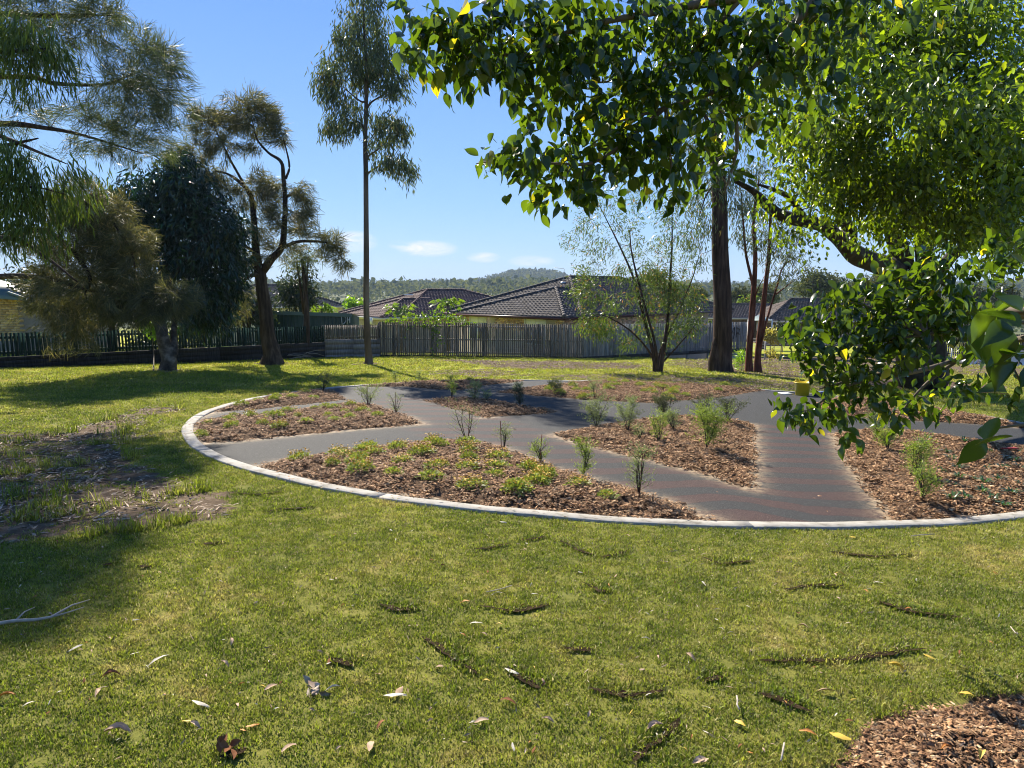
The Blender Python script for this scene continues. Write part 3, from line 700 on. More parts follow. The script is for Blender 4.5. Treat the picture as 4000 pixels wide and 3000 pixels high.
# crumpled heap of dark leaves
for (px, py, nm, lab) in ((1230, 2690, 'leaf_heap', 'crumpled heap of grey dead leaves on the near lawn'), (900, 2945, 'leaf_heap', 'dark crumpled leaves casting shadow at the bottom left lawn')):
    g_ = GP(px, py); mb = MB(); n_ = 9
    leaves(mb, OVAL, np.array([tuple(g_)] * n_) + rng.normal(0, .02, (n_, 3)) * (1, 1, .3) + (0, 0, .025), rng.normal(0, 1, (n_, 3)) * (1, 1, .5), .06, .028)
    lone(nm, mb, LK['brown'][0] if px < 1000 else M_lit, lab, 'dead leaves')
# fallen forked stick at left
M_stick = simple('grey_stick', [(.30, .26, .21), (.45, .40, .34)], 30, .8, .3, 80)
def zl(a, b, h=.04): g_ = GP(a / 1.58, 2000 + b / 1.58); return (g_.x, g_.y, g_.z + h)
mb = MB().tube([zl(-60,735), zl(0,720), zl(100,703), zl(220,698), zl(320,680), zl(450,628, .06), zl(560,582,.05)], [.011,.010,.009,.008,.007,.005,.002], 6)
mb.tube([zl(100,703), zl(160,668,.06), zl(220,630,.05)], [.006,.004,.002], 5).tube([zl(340,675), zl(430,660,.05), zl(525,628,.05)], [.006,.004,.002], 5)
lone('fallen_branch', mb, M_stick, 'thin pale forked branch lying on the lawn at the left edge', 'branch', smooth=True)
def tw(pts, r, lab):
    mb = MB().tube([(GP(a, b) + Vector((0, 0, .035))) for a, b in pts], r, 5); lone('fallen_twig', mb, M_stick, lab, 'twig', 'fallen twigs on the lawn')
tw([(2877,2740),(2880,2760),(2878,2775),(2886,2792)], .004, 'short white bent twig on the lower right lawn')
tw([(3062,2930),(3058,2955),(3050,3000)], .004, 'white bent twig at the bottom edge of the lawn')
tw([(3560,2110),(3600,2105),(3650,2102)], .004, 'thin twig lying just below the kerb on the right')
tw([(3945,2470),(3962,2492),(3975,2500)], .003, 'thin pale twig near the right edge of the lawn')
tw([(1900,2330),(1950,2320),(2000,2305)], .003, 'thin grey twig on the upper middle lawn')
# ---------------------------------------------------------------- fences
def wood(name, a, b, c, **k): return simple(name, [a, b, c], 2.2, .85, .4, 30, .2, stretch=(14, 14, 1.2), island=.28, **k)
M_grey = wood('weathered_palings', (.13, .115, .10), (.22, .20, .18), (.32, .30, .275))
M_greyb = wood('blue_grey_palings', (.18, .185, .19), (.27, .275, .28), (.36, .365, .37))
M_dark = wood('dark_green_paint', (.012, .028, .025), (.02, .042, .037), (.03, .055, .048))
M_blk = wood('dark_timber', (.015, .014, .013), (.03, .027, .024), (.05, .045, .04))
def fence(name, label, A, B, ztA, ztB, zbA, zbB, pitch, w, mat, gap=.0, sleepers=0, sl_mat=None, rails=2, group=None, back=1, gfun=None, skip=None, plinth=False):
    A = np.array(A, float); B = np.array(B, float); Lh = np.hypot(*(B - A)); u = (B - A) / Lh; nrm = np.array([u[1], -u[0]]) * back   # towards the camera
    ang = math.atan2(u[1], u[0])
    rt = thing(name, label, 'fence', GN(*A), group)
    n = int(Lh / pitch); meshes = []
    for k in range(4):
        b = MB().box((0, 0, .5), (1, .016, 1)); me = b.mesh('paling', mat)
        co = me.vertices
        for vtx in me.vertices:
            if vtx.co.z > .9: vtx.co.z += random.uniform(-.004, .010); vtx.co.x += random.uniform(-.03, .03)
        meshes.append(me)
    for i in range(n):
        t = (i + .5) / n; p = A + (B - A) * t
        if skip and skip(t): continue
        zt = ztA + (ztB - ztA) * t + random.gauss(0, .008); zb = zbA + (zbB - zbA) * t + random.gauss(0, .012)
        ww = w * (random.uniform(.9, 1.05)); g_ = gfun(t) if gfun else gap
        if random.random() < g_: ww *= random.uniform(.55, .85)
        q = p + nrm * (.018 if i % 2 else .0) * (1 if plinth else .3) - np.array(rt.location[:2])
        o = link('paling', random.choice(meshes), rt, loc=(q[0], q[1], zb - rt.location.z))
        o.rotation_euler = (0, random.gauss(0, .006), ang + random.gauss(0, .02)); o.scale = (ww, 1, zt - zb)
    for k in range(rails):
        f = (k + .5) / rails if rails > 1 else .5
        f = (.16, .82)[k] if rails == 2 else (.1, .5, .9)[k]
        pa = A - nrm * .03; pb = B - nrm * .03
        mb = MB().tube([(pa[0], pa[1], zbA + (ztA - zbA) * f), (pb[0], pb[1], zbB + (ztB - zbB) * f)], .045, 4)
        part('rail', mb, mat, rt)
    np_ = max(2, int(Lh / 2.4))
    for i in range(np_ + 1):
        t = i / np_; p = A + (B - A) * t - nrm * .09; g0 = float(TZ(*p)); zt = ztA + (ztB - ztA) * t
        part('post', MB().box((p[0], p[1], (g0 - .2 + zt - .04) / 2), (.1, .1, zt - .04 - g0 + .2), ang), mat, rt)
    if sleepers:
        for s in range(sleepers):
            for i in range(np_):
                t0, t1 = i / np_, (i + 1) / np_; tm = (t0 + t1) / 2
                p = A + (B - A) * tm; g0 = float(TZ(*p)); zt = zbA + (zbB - zbA) * tm - .012
                g1 = float(TZ(*(A + (B - A) * t0))) ; hh = (zt - g0 + .1) / sleepers
                Ls = Lh / np_ - .02
                mb = MB().box((p[0] + nrm[0] * random.uniform(-.01, .01), p[1] + nrm[1] * random.uniform(-.01, .01), g0 - .1 + hh * (s + .5)), (Ls + .012, .07, hh - .004), ang)
                # sleepers follow the fall of the ground a little
                v = mb.v[0]; al = (v[:, 0] - p[0]) * u[0] + (v[:, 1] - p[1]) * u[1]; v[:, 2] += al * ((zbB - zbA) / Lh)
                part('sleeper', mb, sl_mat or mat, rt)
    if plinth:
        a_, b_ = A + nrm * .02, B + nrm * .02
        for i in range(np_):
            t0, t1 = i / np_, (i + 1) / np_; p0 = a_ + (b_ - a_) * t0; p1 = a_ + (b_ - a_) * t1
            z0 = zbA + (zbB - zbA) * t0; z1 = zbA + (zbB - zbA) * t1; pm = (p0 + p1) / 2
            mb = MB().box((pm[0], pm[1], (z0 + z1) / 2 - .09), (Lh / np_ - .01, .03, .2), ang); v = mb.v[0]; al = (v[:, 0] - pm[0]) * u[0] + (v[:, 1] - pm[1]) * u[1]; v[:, 2] += al * ((z1 - z0) / (Lh / np_))
            part('plinth_board', mb, M_blk, rt)
    return rt
def zat(py, Y): return CAMH + (1125 - py) / F * Y
FA = (-15.5, 20.8); FB = (-6.4, 33.3)
def lerp(a, b, t): return tuple(np.array(a) + (np.array(b) - np.array(a)) * t)
def fen_t(px):                 # where the left fence crosses a picture column
    k = (px - 2000) / F; return (k * FA[1] - FA[0]) / ((FB[0] - FA[0]) - k * (FB[1] - FA[1]))
tS = fen_t(1266); FM = lerp(FA, FB, tS); F0 = lerp(FA, FB, -.35)
zT = lambda t: .30 + (-.11 - .30) * t
zB = lambda t: -.41 + (-.80 + .41) * t
gaps = lambda t: .9 if (t < .33 or .38 < t < .72) else .12
fence('picket_fence', 'long dark green picket fence on stacked sleepers behind the left trees', F0, FM, zT(-.35), zT(tS), zB(-.35), zB(tS), .112, .102, M_dark, sleepers=4, sl_mat=M_blk, gfun=gaps)
fence('picket_fence', 'short unpainted grey picket fence on sleepers behind the thin gum trunk', FM, FB, zat(1268, FM[1]), zat(1268, 33.3), zat(1323, FM[1]), zat(1322, 33.3), .115, .098, M_grey, sleepers=4, sl_mat=M_grey, gap=.3)
FC = (3.6, 34.5); FD = (16.0, 47.2)
fence('paling_fence', 'tall weathered grey paling fence facing the camera behind the lawn', FB, FC, zat(1256, 33.3), zat(1268, 34.5), zat(1385, 33.3), zat(1393, 34.5), .098, .092, M_grey, gap=.55, plinth=True, rails=3)
fence('paling_fence', 'tall blue grey paling fence angling away behind the dark trunk', FC, FD, zat(1268, 34.5), zat(1256, 47.2), zat(1393, 34.5), zat(1358, 47.2), .11, .104, M_greyb, gap=.25, plinth=True, rails=3, sleepers=0)
# sleepers stacked below the far end
rt = thing('retaining_wall', 'low stack of grey sleepers under the far end of the angled fence', 'retaining wall', GN(15.4, 46.6))
uu = (np.array(FD) - np.array(FC)); uu /= np.hypot(*uu); an = math.atan2(uu[1], uu[0])
for s in range(3):
    p = np.array(FD) - uu * (1.6 - s * .25) + np.array([uu[1], -uu[0]]) * .1
    part('sleeper', MB().box((p[0], p[1], float(TZ(*p)) + .14 + s * .22), (3.0 - s * .5, .08, .2), an), M_greyb, rt)
# painted scrawl on the angled fence
M_paint = simple('black_paint', [(.02, .02, .022), (.03, .03, .032)], 5, .7)
def fpt(px, py, off=.04):
    k = (px - 2000) / F; t = (k * FC[1] - FC[0]) / ((FD[0] - FC[0]) - k * (FD[1] - FC[1])); q = np.array(FC) + (np.array(FD) - np.array(FC)) * t + np.array([uu[1], -uu[0]]) * off
    return (q[0], q[1], zat(py, q[1]))
mb = MB()
for st_ in ([(2862,1280),(2856,1300),(2868,1298)], [(2866,1276),(2866,1306),(2862,1322)], [(2874,1275),(2874,1316)], [(2874,1278),(2886,1284),(2884,1296),(2874,1298),(2888,1304)]):
    mb.tube([fpt(*q) for q in st_], .028, 4)
lone('graffiti', mb, M_paint, 'black scrawled letters 4P on the far angled fence', 'graffiti')
# ---------------------------------------------------------------- houses
M_tileR = simple('charcoal_roof_tile', [(.04, .034, .032), (.075, .065, .062), (.13, .118, .112)], 6, .8, .3, 60, .15, island=.25)
M_tileM = simple('brown_roof_tile', [(.07, .042, .038), (.115, .072, .066), (.17, .115, .105)], 6, .8, .3, 60, .15, island=.25)
M_tileF = simple('old_brown_roof_tile', [(.055, .042, .036), (.10, .08, .07), (.15, .125, .11)], 6, .85, .3, 60, .12, island=.3)
M_under = simple('roof_sarking', [(.02, .018, .017), (.03, .027, .025)], 5, .9)
M_gut = simple('maroon_gutter', [(.055, .018, .018), (.075, .024, .024)], 5, .45)
M_gutc = simple('cream_gutter', [(.52, .50, .44), (.60, .58, .52)], 5, .5)
M_wht = simple('white_painted_panel', [(.60, .62, .62), (.70, .72, .72)], 2, .5)
M_grn = simple('pale_green_panel', [(.42, .50, .47), (.5, .58, .55)], 2, .5)
M_glass = simple('window_glass', [(.03, .04, .045), (.05, .06, .065)], 1, .08, spec=.8)
M_mort = simple('mortar', [(.30, .27, .23), (.38, .34, .29)], 20, .9)
M_brR = simple('mixed_pink_brick', [(.30, .16, .11), (.48, .32, .22), (.60, .47, .35)], 3.7, .85, .2, 60, island=.4, detail=2)
M_brC = simple('cream_brick', [(.38, .32, .20), (.48, .42, .28), (.56, .5, .35)], 4, .85, .2, 60, island=.2)
M_brG = simple('sunlit_gold_brick', [(.48, .30, .11), (.62, .42, .18), (.68, .5, .26)], 5, .85, .3, 60, island=.25)  # brick colour brightened to stand in for sunlight on the wall
M_brB = simple('brown_brick', [(.14, .09, .06), (.24, .165, .11), (.3, .22, .15)], 5, .85, .3, 60, island=.3)
def tile_mesh(w, l_, mat):
    v = []; 
    prof = [(-.5, .012), (-.30, .045), (-.08, .012), (.2, .008), (.42, .010), (.5, .016)]
    for yy, zz in ((0, 0), (1, -.02)):
        for x, z in prof: v.append((x * w, yy * l_ * 1.08, z + zz + .025))
    for x, z in prof: v.append((x * w, 0, z * .4 - .012))
    n = len(prof); f = [(i, i + 1, n + i + 1, n + i) for i in range(n - 1)] + [(2 * n + i, 2 * n + i + 1, i + 1, i) for i in range(n - 1)]
    return MB().add(np.array(v), np.array(f))
def slope_tiles(poly, up):
    """poly: 3-d corners, first edge is the eave; returns rows of tile origins and a frame"""
    P_ = [Vector(p) for p in poly]; ux = (P_[1] - P_[0]).normalized()
    nz_ = ux.cross(Vector(P_[2]) - P_[0]).normalized()
    if nz_.z < 0: nz_ = -nz_
    uy = nz_.cross(ux).normalized()
    if uy.z < 0: uy = -uy
    if ux.cross(uy).dot(nz_) < 0: ux = -ux
    o = P_[0]; loc = [((p - o).dot(ux), (p - o).dot(uy)) for p in P_]
    return o, ux, uy, nz_, loc
def roof(parent, planes, mat, tw_=.30, tl=.33, limit=300, gut=M_gut, fascia=True, ridges=(), under=M_under, gz=0):
    """planes: list of 3-d polygons (first edge = eave)."""
    sheet = MB(); cand = []
    for pl in planes:
        v = np.array([tuple(p) for p in pl]); sheet.add(v - (0, 0, .02), np.arange(len(v))[None])
        o, ux, uy, nz_, loc = slope_tiles(pl, None)
        xs = [q[0] for q in loc]; ys = [q[1] for q in loc]
        r = 0; y = 0
        while y < max(ys):
            x = min(xs) + (tw_ / 2 if r % 2 else 0)
            while x < max(xs):
                d = float(sdf(loc, np.array(x), np.array(y + tl / 2)))
                if d > -.05:
                    c = o + ux * x + uy * y; cand.append((c.length, c, ux, uy, nz_))
                x += tw_
            y += tl; r += 1
    rf = part('roof', sheet, under, parent)
    cand.sort(key=lambda q: q[0])
    # only faces turned to the viewer's side can be made out
    vis = [q for q in cand if (Vector((0, 0, CAMH)) - q[1]).dot(q[4]) > 0]
    me = tile_mesh(tw_, tl, mat).mesh('roof_tile', mat); off = rf.matrix_world.translation
    base = Vector(parent.location)
    for q in vis[:limit]:
        M = Matrix((q[2], q[3], q[4])).transposed().to_4x4(); M.translation = q[1] - base + q[4] * random.uniform(0, .006)
        t_ = link('roof_tile', me, rf); t_.matrix_local = M
    rest = [q for q in vis[limit:]] + [q for q in cand if (Vector((0, 0, CAMH)) - q[1]).dot(q[4]) <= 0][:0]
    if rest:
        tm = tile_mesh(tw_, tl, mat); tv = np.concatenate(tm.v); tf = np.concatenate(tm.f); mb = MB()
        R = np.array([[tuple(q[2]), tuple(q[3]), tuple(q[4])] for q in rest]); c = np.array([tuple(q[1]) for q in rest])
        V = np.einsum('ij,njk->nik', tv, R) + c[:, None] + R[:, 2][:, None] * rng.uniform(0, .006, (len(rest), 1, 1))
        mb.add(V.reshape(-1, 3), (tf[None] + (np.arange(len(rest)) * len(tv))[:, None, None]).reshape(-1, 4))
        part('roof_tiles', mb, mat, rf, kind='stuff')
    for a, b in ridges:
        a = Vector(a); b = Vector(b); n = max(1, int((b - a).length / .40)); d = (b - a) / n
        mb0 = None
        for i in range(n):
            p0 = a + d * i; p1 = a + d * (i + 1.04); 
            part('ridge_cap', MB().tube([p0 + Vector((0, 0, .035)), p1 + Vector((0, 0, .055))], [.135, .105], 7), mat, rf)
    return rf
def wallbox(parent, pts, z0, z1, mat):
    mb = MB(); n = len(pts); v = [(p[0], p[1], z0) for p in pts] + [(p[0], p[1], z1) for p in pts]
    mb.add(np.array(v), np.array([(i, (i + 1) % n, n + (i + 1) % n, n + i) for i in range(n)]))
    return part('wall', mb, mat, parent)
def bricks(wall, a, b, z0, z1, mat, lim=300, bl=.24, bh=.086, skip=None, off=.008):
    a = np.array(a, float); b = np.array(b, float); Lw = np.hypot(*(b - a)); u = (b - a) / Lw; an = math.atan2(u[1], u[0]); nr = np.array([u[1], -u[0]])
    if nr @ (-a) < 0: nr = -nr
    me = MB().box((0, 0, 0), (bl - .012, .10, bh - .012)).mesh('brick', mat); base = wall.parent.location; k = 0; r = 0
    z = z1 - bh / 2
    while z > z0:
        s = (bl / 2 if r % 2 else 0) + bl / 2
        while s < Lw and k < lim:
            if not (skip and skip(s, z)):
                p = a + u * s + nr * (off - .05 + random.uniform(0, .004)); o = link('brick', me, wall, loc=(p[0] - base.x, p[1] - base.y, z - base.z)); o.rotation_euler = (0, 0, an); k += 1
            s += bl
        z -= bh; r += 1
def hip(C, a, b, La, Lb, ze, pitch):
    """hip roof over a rectangle C + a*La x C + b*Lb; returns corners, ridge ends and the four planes"""
    C = np.array(C, float); a = np.array(a, float); b = np.array(b, float); h = min(La, Lb) / 2; rise = h * math.tan(math.radians(pitch))
    def q(s, t, z): p = C + a * s + b * t; return (p[0], p[1], z)
    c00, c10, c11, c01 = q(0, 0, ze), q(La, 0, ze), q(La, Lb, ze), q(0, Lb, ze)
    if La <= Lb: r0, r1 = q(h, h, ze + rise), q(h, Lb - h, ze + rise); pl = [[c00, c10, r0], [c10, c11, r1, r0], [c11, c01, r1], [c01, c00, r0, r1]]
    else: r0, r1 = q(h, h, ze + rise), q(La - h, h, ze + rise); pl = [[c00, c10, r1, r0], [c10, c11, r1], [c11, c01, r0, r1], [c01, c00, r0]]
    return (c00, c10, c11, c01), (r0, r1), pl
def gutter(parent, a, b, mat, r=.07, name='gutter'):
    part(name, MB().tube([Vector(a) - Vector((0, 0, .06)), Vector(b) - Vector((0, 0, .06))], r, 6), mat, parent)
def fascia(parent, a, b, mat, h=.2, name='fascia'):
    a = Vector(a); b = Vector(b); d = b - a; an = math.atan2(d.y, d.x); c = (a + b) / 2
    part(name, MB().box((c.x, c.y, c.z - h / 2 - .03), (d.length, .03, h), an), mat, parent)
# right house: charcoal tiles, turned about 45 degrees
C1 = np.array((-3.7, 43.4)); U = np.array((.714, -.70)); V_ = np.array((.70, .714)); ze = .08
hR = thing('brick_house', 'pink brick house with charcoal tiled hip roof behind the tall grey fence', 'house', GN(1, 45))
cM, rM, pM = hip(C1 - U * 2.8 + V_ * 1.7, U, V_, 11.8, 17.5, ze, 21)
cW, rW, pW = hip(C1, U, V_, 9.1, 14, ze - .0, 18.6)
apexW = rW[0]; endW = tuple(np.array(rW[0]) + np.array([V_[0], V_[1], 0]) * 4.2)
clipW = [pW[0], [pW[1][0], tuple(np.array(cW[1]) + np.array([*V_, 0]) * 6), endW, rW[0]], [tuple(np.array(cW[0]) + np.array([*V_, 0]) * 6), cW[0], rW[0], endW]]
roof(hR, [pM[0], pM[1], pM[3]] + clipW, M_tileR, ridges=[(cW[0], rW[0]), (cW[1], rW[0]), (rW[0], endW), (cM[0], rM[0]), (cM[1], rM[0]), (rM[0], rM[1]), (rM[1], cM[2])])
for a_, b_ in ((cW[0], cW[1]), (cW[1], cM[2]), (cM[0], cW[0])): gutter(hR, a_, b_, M_gut); fascia(hR, a_, b_, M_gut, .12)
wi = lambda s, t: tuple(C1 + U * s + V_ * t)
wl = wallbox(hR, [wi(.6, .6), wi(8.5, .6), wi(8.5, 16.5), wi(-2.2, 16.5), wi(-2.2, 2.3), wi(.6, 2.3)], -4.6, ze - .05, M_mort)
part('soffit', MB().add(np.array([(*wi(-.0, .0), ze - .12), (*wi(9.1, 0), ze - .12), (*wi(9.1, 16), ze - .12), (*wi(0, 16), ze - .12)]), np.array([(0, 1, 2, 3)])), M_wht, hR)
sk = lambda s, z: (.9 < s < 2.55) or (5.6 < s < 7.35)
bricks(wl, wi(.6, .6), wi(8.5, .6), ze - .9, ze - .2, M_brR, 300, skip=sk)
bricks(wl, wi(8.5, .6), wi(8.5, 12), ze - .8, ze - .2, M_brR, 290)
def window(parent, a, b, z0, z1, fmat=M_wht, panel=None, name='window'):
    a = np.array(a, float); b = np.array(b, float); u = (b - a); Lw = np.hypot(*u); u /= Lw; an = math.atan2(u[1], u[0]); nr = np.array([u[1], -u[0]]); nr = nr if nr @ (-a) > 0 else -nr
    c = (a + b) / 2 + nr * .03
    w = part(name, MB().box((*c, (z0 + z1) / 2), (Lw, .06, z1 - z0), an), M_glass if panel is None else panel, parent)
    for s in (-1, 0, 1):
        q = c + u * s * (Lw / 2 - .03) + nr * .035; part('frame', MB().box((*q, (z0 + z1) / 2), (.06, .05, z1 - z0 + .04), an), fmat, w)
    for zz in (z0, z1):
        q = c + nr * .036; part('frame', MB().box((*q, zz), (Lw, .048, .06), an), fmat, w)
    return w
for s0, s1 in ((.95, 2.5), (5.65, 7.3)):
    a_, b_ = C1 + U * s0 + V_ * .6, C1 + U * s1 + V_ * .6
    window(hR, a_, b_, ze - 1.6, ze - .62)
    window(hR, a_, b_, ze - .6, ze - .16, panel=M_wht, name='eave_panel')
def box_vent(parent, p, mat): part('roof_vent', MB().lathe([(.0, .28), (.17, .26), (.2, .16), (.11, .12), (.1, -.1)], tuple(p), 12), mat, parent, smooth=True)
M_zinc = simple('zinc', [(.45, .45, .44), (.55, .55, .54)], 8, .4, metal=.6)
box_vent(hR, P(2200, 1117, 45.6), M_zinc)
M_pole = simple('aerial_metal', [(.25, .25, .25), (.35, .35, .35)], 5, .5, metal=.5)
def aerial(label, base, top, arm, right=.0):
    r_ = thing('tv_aerial', label, 'aerial', base)
    part('mast', MB().tube([base, top], .018, 5), M_pole, r_)
    part('boom', MB().tube([Vector(top) + Vector((right, 0, 0)), Vector(top) + Vector((-arm, 0, .08))], .014, 5), M_pole, r_)
    for i in range(7):
        c = Vector(top).lerp(Vector(top) + Vector((-arm, 0, .08)), i / 6)
        part('element', MB().tube([c + Vector((0, -.2, -.02)), c + Vector((0, .2, .02))], .008, 4), M_pole, r_)
aerial('thin tv aerial above the charcoal roofed house', P(2199, 1117, 46), P(2204, 1050, 46), .62)
# rainwater head and bracket at the left corner of the wing
part('downpipe', MB().tube([(*wi(-.05, .05), ze - .15), (*wi(.35, .4), ze - .42), (*wi(.5, .5), ze - .5), (*wi(.5, .5), -4.5)], .045, 6), M_wht, hR)
# middle house: brown tiles, cream brick
Cm = np.array((-9.8, 52.0)); a2 = np.array((-.6, .8)); b2 = np.array((.8, .6)); zm = zat(1240, 52.0)
hM = thing('brick_house', 'cream brick house with brown tiled hip roof beyond the green shed', 'house', GN(-6, 58))
cA, rA, pA = hip(Cm + a2 * -.0 + b2 * 1.5, a2, b2, 11.5, 15.2, zm, 19.3)
cB, rB, pB = hip(Cm, a2, b2, 7.6, 12, zm, 18.5)
endB = tuple(np.array(rB[0]) + np.array([*b2, 0]) * 2.6)
roof(hM, [pA[0], pA[3], pA[1]] + [pB[0], [tuple(np.array(cB[0]) + np.array([*b2, 0]) * 7), cB[0], rB[0], endB], [pB[1][0], tuple(np.array(cB[1]) + np.array([*b2, 0]) * 6), endB, rB[0]]], M_tileM,
     ridges=[(cB[0], rB[0]), (cB[1], rB[0]), (rB[0], endB), (cA[0], rA[0]), (cA[1], rA[0]), (rA[0], rA[1]), (rA[1], cA[3])])
for a_, b_ in ((cB[1], cB[0]), (cB[0], cA[3])): gutter(hM, a_, b_, M_gutc); fascia(hM, a_, b_, M_gutc, .16)
mi = lambda s, t: tuple(Cm + a2 * s + b2 * t)
wl = wallbox(hM, [mi(.5, .5), mi(.5, 16), mi(11, 16), mi(11, 2), mi(7, 2), mi(7, .5)], -7, zm - .05, M_mort)
bricks(wl, mi(7, .5), mi(.5, .5), zm - .95, zm - .2, M_brC, 240); bricks(wl, mi(.5, .5), mi(.5, 14), zm - .7, zm - .2, M_brC, 280)
part('chimney', MB().box(P(1448, 1254, 51), (.22, .22, .45)), M_wht, hM)
part('skylight', MB().box(P(1596, 1151, 59.5), (.75, .5, .10)), M_wht, hM)
# third house, its roof corner behind the casuarina
hT = thing('tiled_house', 'dark tiled roof corner showing between the casuarina and the green shed', 'house', GN(-28, 84))
zc = zat(1196, 78)
Ct = np.array([(1362 - 2000) / F * 78, 78.0]); a3 = np.array((-.92, -.39)); b3 = np.array((-.39, .92))
cT, rT, pT = hip(Ct, a3, b3, 16, 13, zc, 20)
roof(hT, [pT[0], pT[3]], M_tileR, limit=260, ridges=[(cT[0], rT[0]), (rT[0], rT[1]), (cT[1], rT[1])]); gutter(hT, cT[0], cT[1], M_gutc)
wallbox(hT, [tuple(Ct + a3 * s + b3 * q) for s, q in ((.5, .5), (15.5, .5), (15.5, 12.5), (.5, 12.5))], -9, zc - .05, M_brC)
# far right pair of roofs
def gable_house(label, px0, px1, Y, pye, pyr, depth, tile, wall, hipleft=0, limit=300, hipright=0, name='brick_house'):
    x0 = (px0 - 2000) / F * Y; x1 = (px1 - 2000) / F * Y; z0 = zat(pye, Y); z1 = zat(pyr, Y + depth / 2)
    h_ = thing(name, label, 'house', GN((x0 + x1) / 2, Y + depth / 2))
    e = .5
    A_, B_ = (x0, Y, z0), (x1, Y, z0); r0, r1 = (x0 + hipleft, Y + depth / 2, z1), (x1 - hipright, Y + depth / 2, z1)
    C_, D_ = (x1, Y + depth, z0), (x0, Y + depth, z0)
    pl = [[A_, B_, r1, r0]]
    if hipleft: pl.append([D_, A_, r0])
    rd = [(r0, r1)] + ([(A_, r0)] if hipleft else []) + ([(B_, r1)] if hipright else [])
    roof(h_, pl, tile, limit=limit, ridges=rd); gutter(h_, A_, B_, M_gutc); fascia(h_, A_, B_, M_gutc, .14)
    w = wallbox(h_, [(x0 + e, Y + e), (x1 - e, Y + e), (x1 - e, Y + depth - e), (x0 + e, Y + depth - e)], z0 - 2.6, z0 - .03, wall)
    if not hipleft:
        part('gable', MB().add(np.array([(x0 + e, Y, z0), (x0 + e, Y + depth, z0), (x0 + e, Y + depth / 2, z1 - .05)]), np.array([(0, 1, 2)])), wall, h_)
    return h_, x0, z0
hF, x0, z0 = gable_house('low brown tiled house behind the thick dark trunk', 2700, 3060, 74, 1240, 1188, 8.5, M_tileF, M_brB)
hG, xg, zg = gable_house('brown tiled house with white door panel right of the triple trunk', 2992, 3700, 70, 1252, 1168, 9.5, M_tileF, M_brB, hipleft=4.2)
X_ = lambda px, Y: (px - 2000) / F * Y
window(hG, (X_(3072, 70.45), 70.45), (X_(3103, 70.45), 70.45), zg - 1.3, zg - .12, panel=M_wht)
window(hG, (X_(3036, 70.45), 70.45), (X_(3064, 70.45), 70.45), zg - 1.2, zg - .12)
window(hF, (X_(2760, 74.45), 74.45), (X_(2800, 74.45), 74.45), z0 - 1.3, z0 - .3)
part('solar_panel', MB().add(np.array([P(3086, 1190, 77), P(3120, 1190, 77), P(3126, 1175, 78.5), P(3094, 1175, 78.5)]), np.array([(0, 1, 2, 3)])), simple('pale_roof_sheet', [(.45, .5, .55), (.6, .65, .7)], 9, .3), hG)
po = thing('porch', 'small white gabled porch between the two brown roofed houses', 'porch', GN(X_(2968, 68), 68))
y_ = 68; part('roof', MB().add(np.array([P(2918, 1252, y_), P(2968, 1227, y_), P(3018, 1252, y_), P(2918, 1252, y_ + 3), P(2968, 1227, y_ + 3), P(3018, 1252, y_ + 3)]), [np.array([(0, 1, 4, 3), (1, 2, 5, 4)]), np.array([(0, 2, 1)])]), M_grn, po)
for q in (2922, 3014): part('post', MB().box((X_(q, y_), y_ + .1, zat(1275, y_) - .6), (.12, .12, 2.6)), M_wht, po)
window(po, (X_(2953, 69.5), 69.5), (X_(2966, 69.5), 69.5), zat(1290, 69.5), zat(1254, 69.5), panel=M_wht, name='door')
aerial('tv aerial pole above the brown roofs on the right', P(3049, 1192, 76), P(3050, 1150, 76), 2.0, right=-.0)
# low wire fence and far boundary fences on the right
fence('paling_fence', 'low dark paling fence across the far right lawn', (20.6, 56.0), (27, 56), zat(1300, 56), zat(1300, 56), zat(1345, 56), zat(1346, 56), .14, .12, M_greyb, gap=.3)
fence('paling_fence', 'dark paling fence behind the white car', (34, 63), (48, 60.5), zat(1318, 63), zat(1300, 60.5), zat(1392, 63), zat(1392, 60.5), .15, .13, M_blk, gap=.35)
def mesh_fence(label, a, b, h, base):
    r_ = thing('mesh_fence', label, 'fence', base); a = Vector(a); b = Vector(b); up = Vector((0, 0, h)); 
    for p in (a, b): part('post', MB().tube([p, p + up], .028, 6), M_zinc, r_)
    for f_ in (0.06, 1): part('rail', MB().tube([a + up * f_, b + up * f_], .022, 6), M_zinc, r_)
    mb = MB(); n = int((b - a).length / .12)
    for i in range(1, n): mb.tube([a.lerp(b, i / n) + up * .06, a.lerp(b, i / n) + up], .005, 3)
    for i in range(1, 9): mb.tube([a + up * (i / 9), b + up * (i / 9)], .005, 3)
    part('wire_mesh', mb, M_zinc, r_, kind='stuff')
for i, (q0, q1) in enumerate(((3560, 3722), (3724, 3812), (3830, 3990))):
    Y = 44; a_ = Vector((X_(q0, Y), Y, zat(1432, Y))); b_ = Vector((X_(q1, Y), Y, zat(1436, Y)))
    mesh_fence(('silver mesh fence panel behind the fig trunk', 'short silver mesh fence panel in front of the car bonnet', 'silver mesh fence panel in front of the car cab')[i], a_, b_, 1.28, a_)
fw = thing('wire_fence', 'low wire fence in front of the brown roofed houses', 'fence', GN(21, 52))
a_, b_ = Vector((X_(2925, 53), 53, zat(1374, 53))), Vector((X_(3060, 53), 53, zat(1374, 53)))
for i in range(5): p = a_.lerp(b_, i / 4); part('post', MB().tube([p, p + Vector((0, 0, 1.05))], .03, 5), M_pole, fw)
mb = MB(); [mb.tube([a_ + Vector((0, 0, h_)), b_ + Vector((0, 0, h_))], .01, 3) for h_ in np.arange(.1, 1.06, .12)]; part('wires', mb, M_pole, fw)
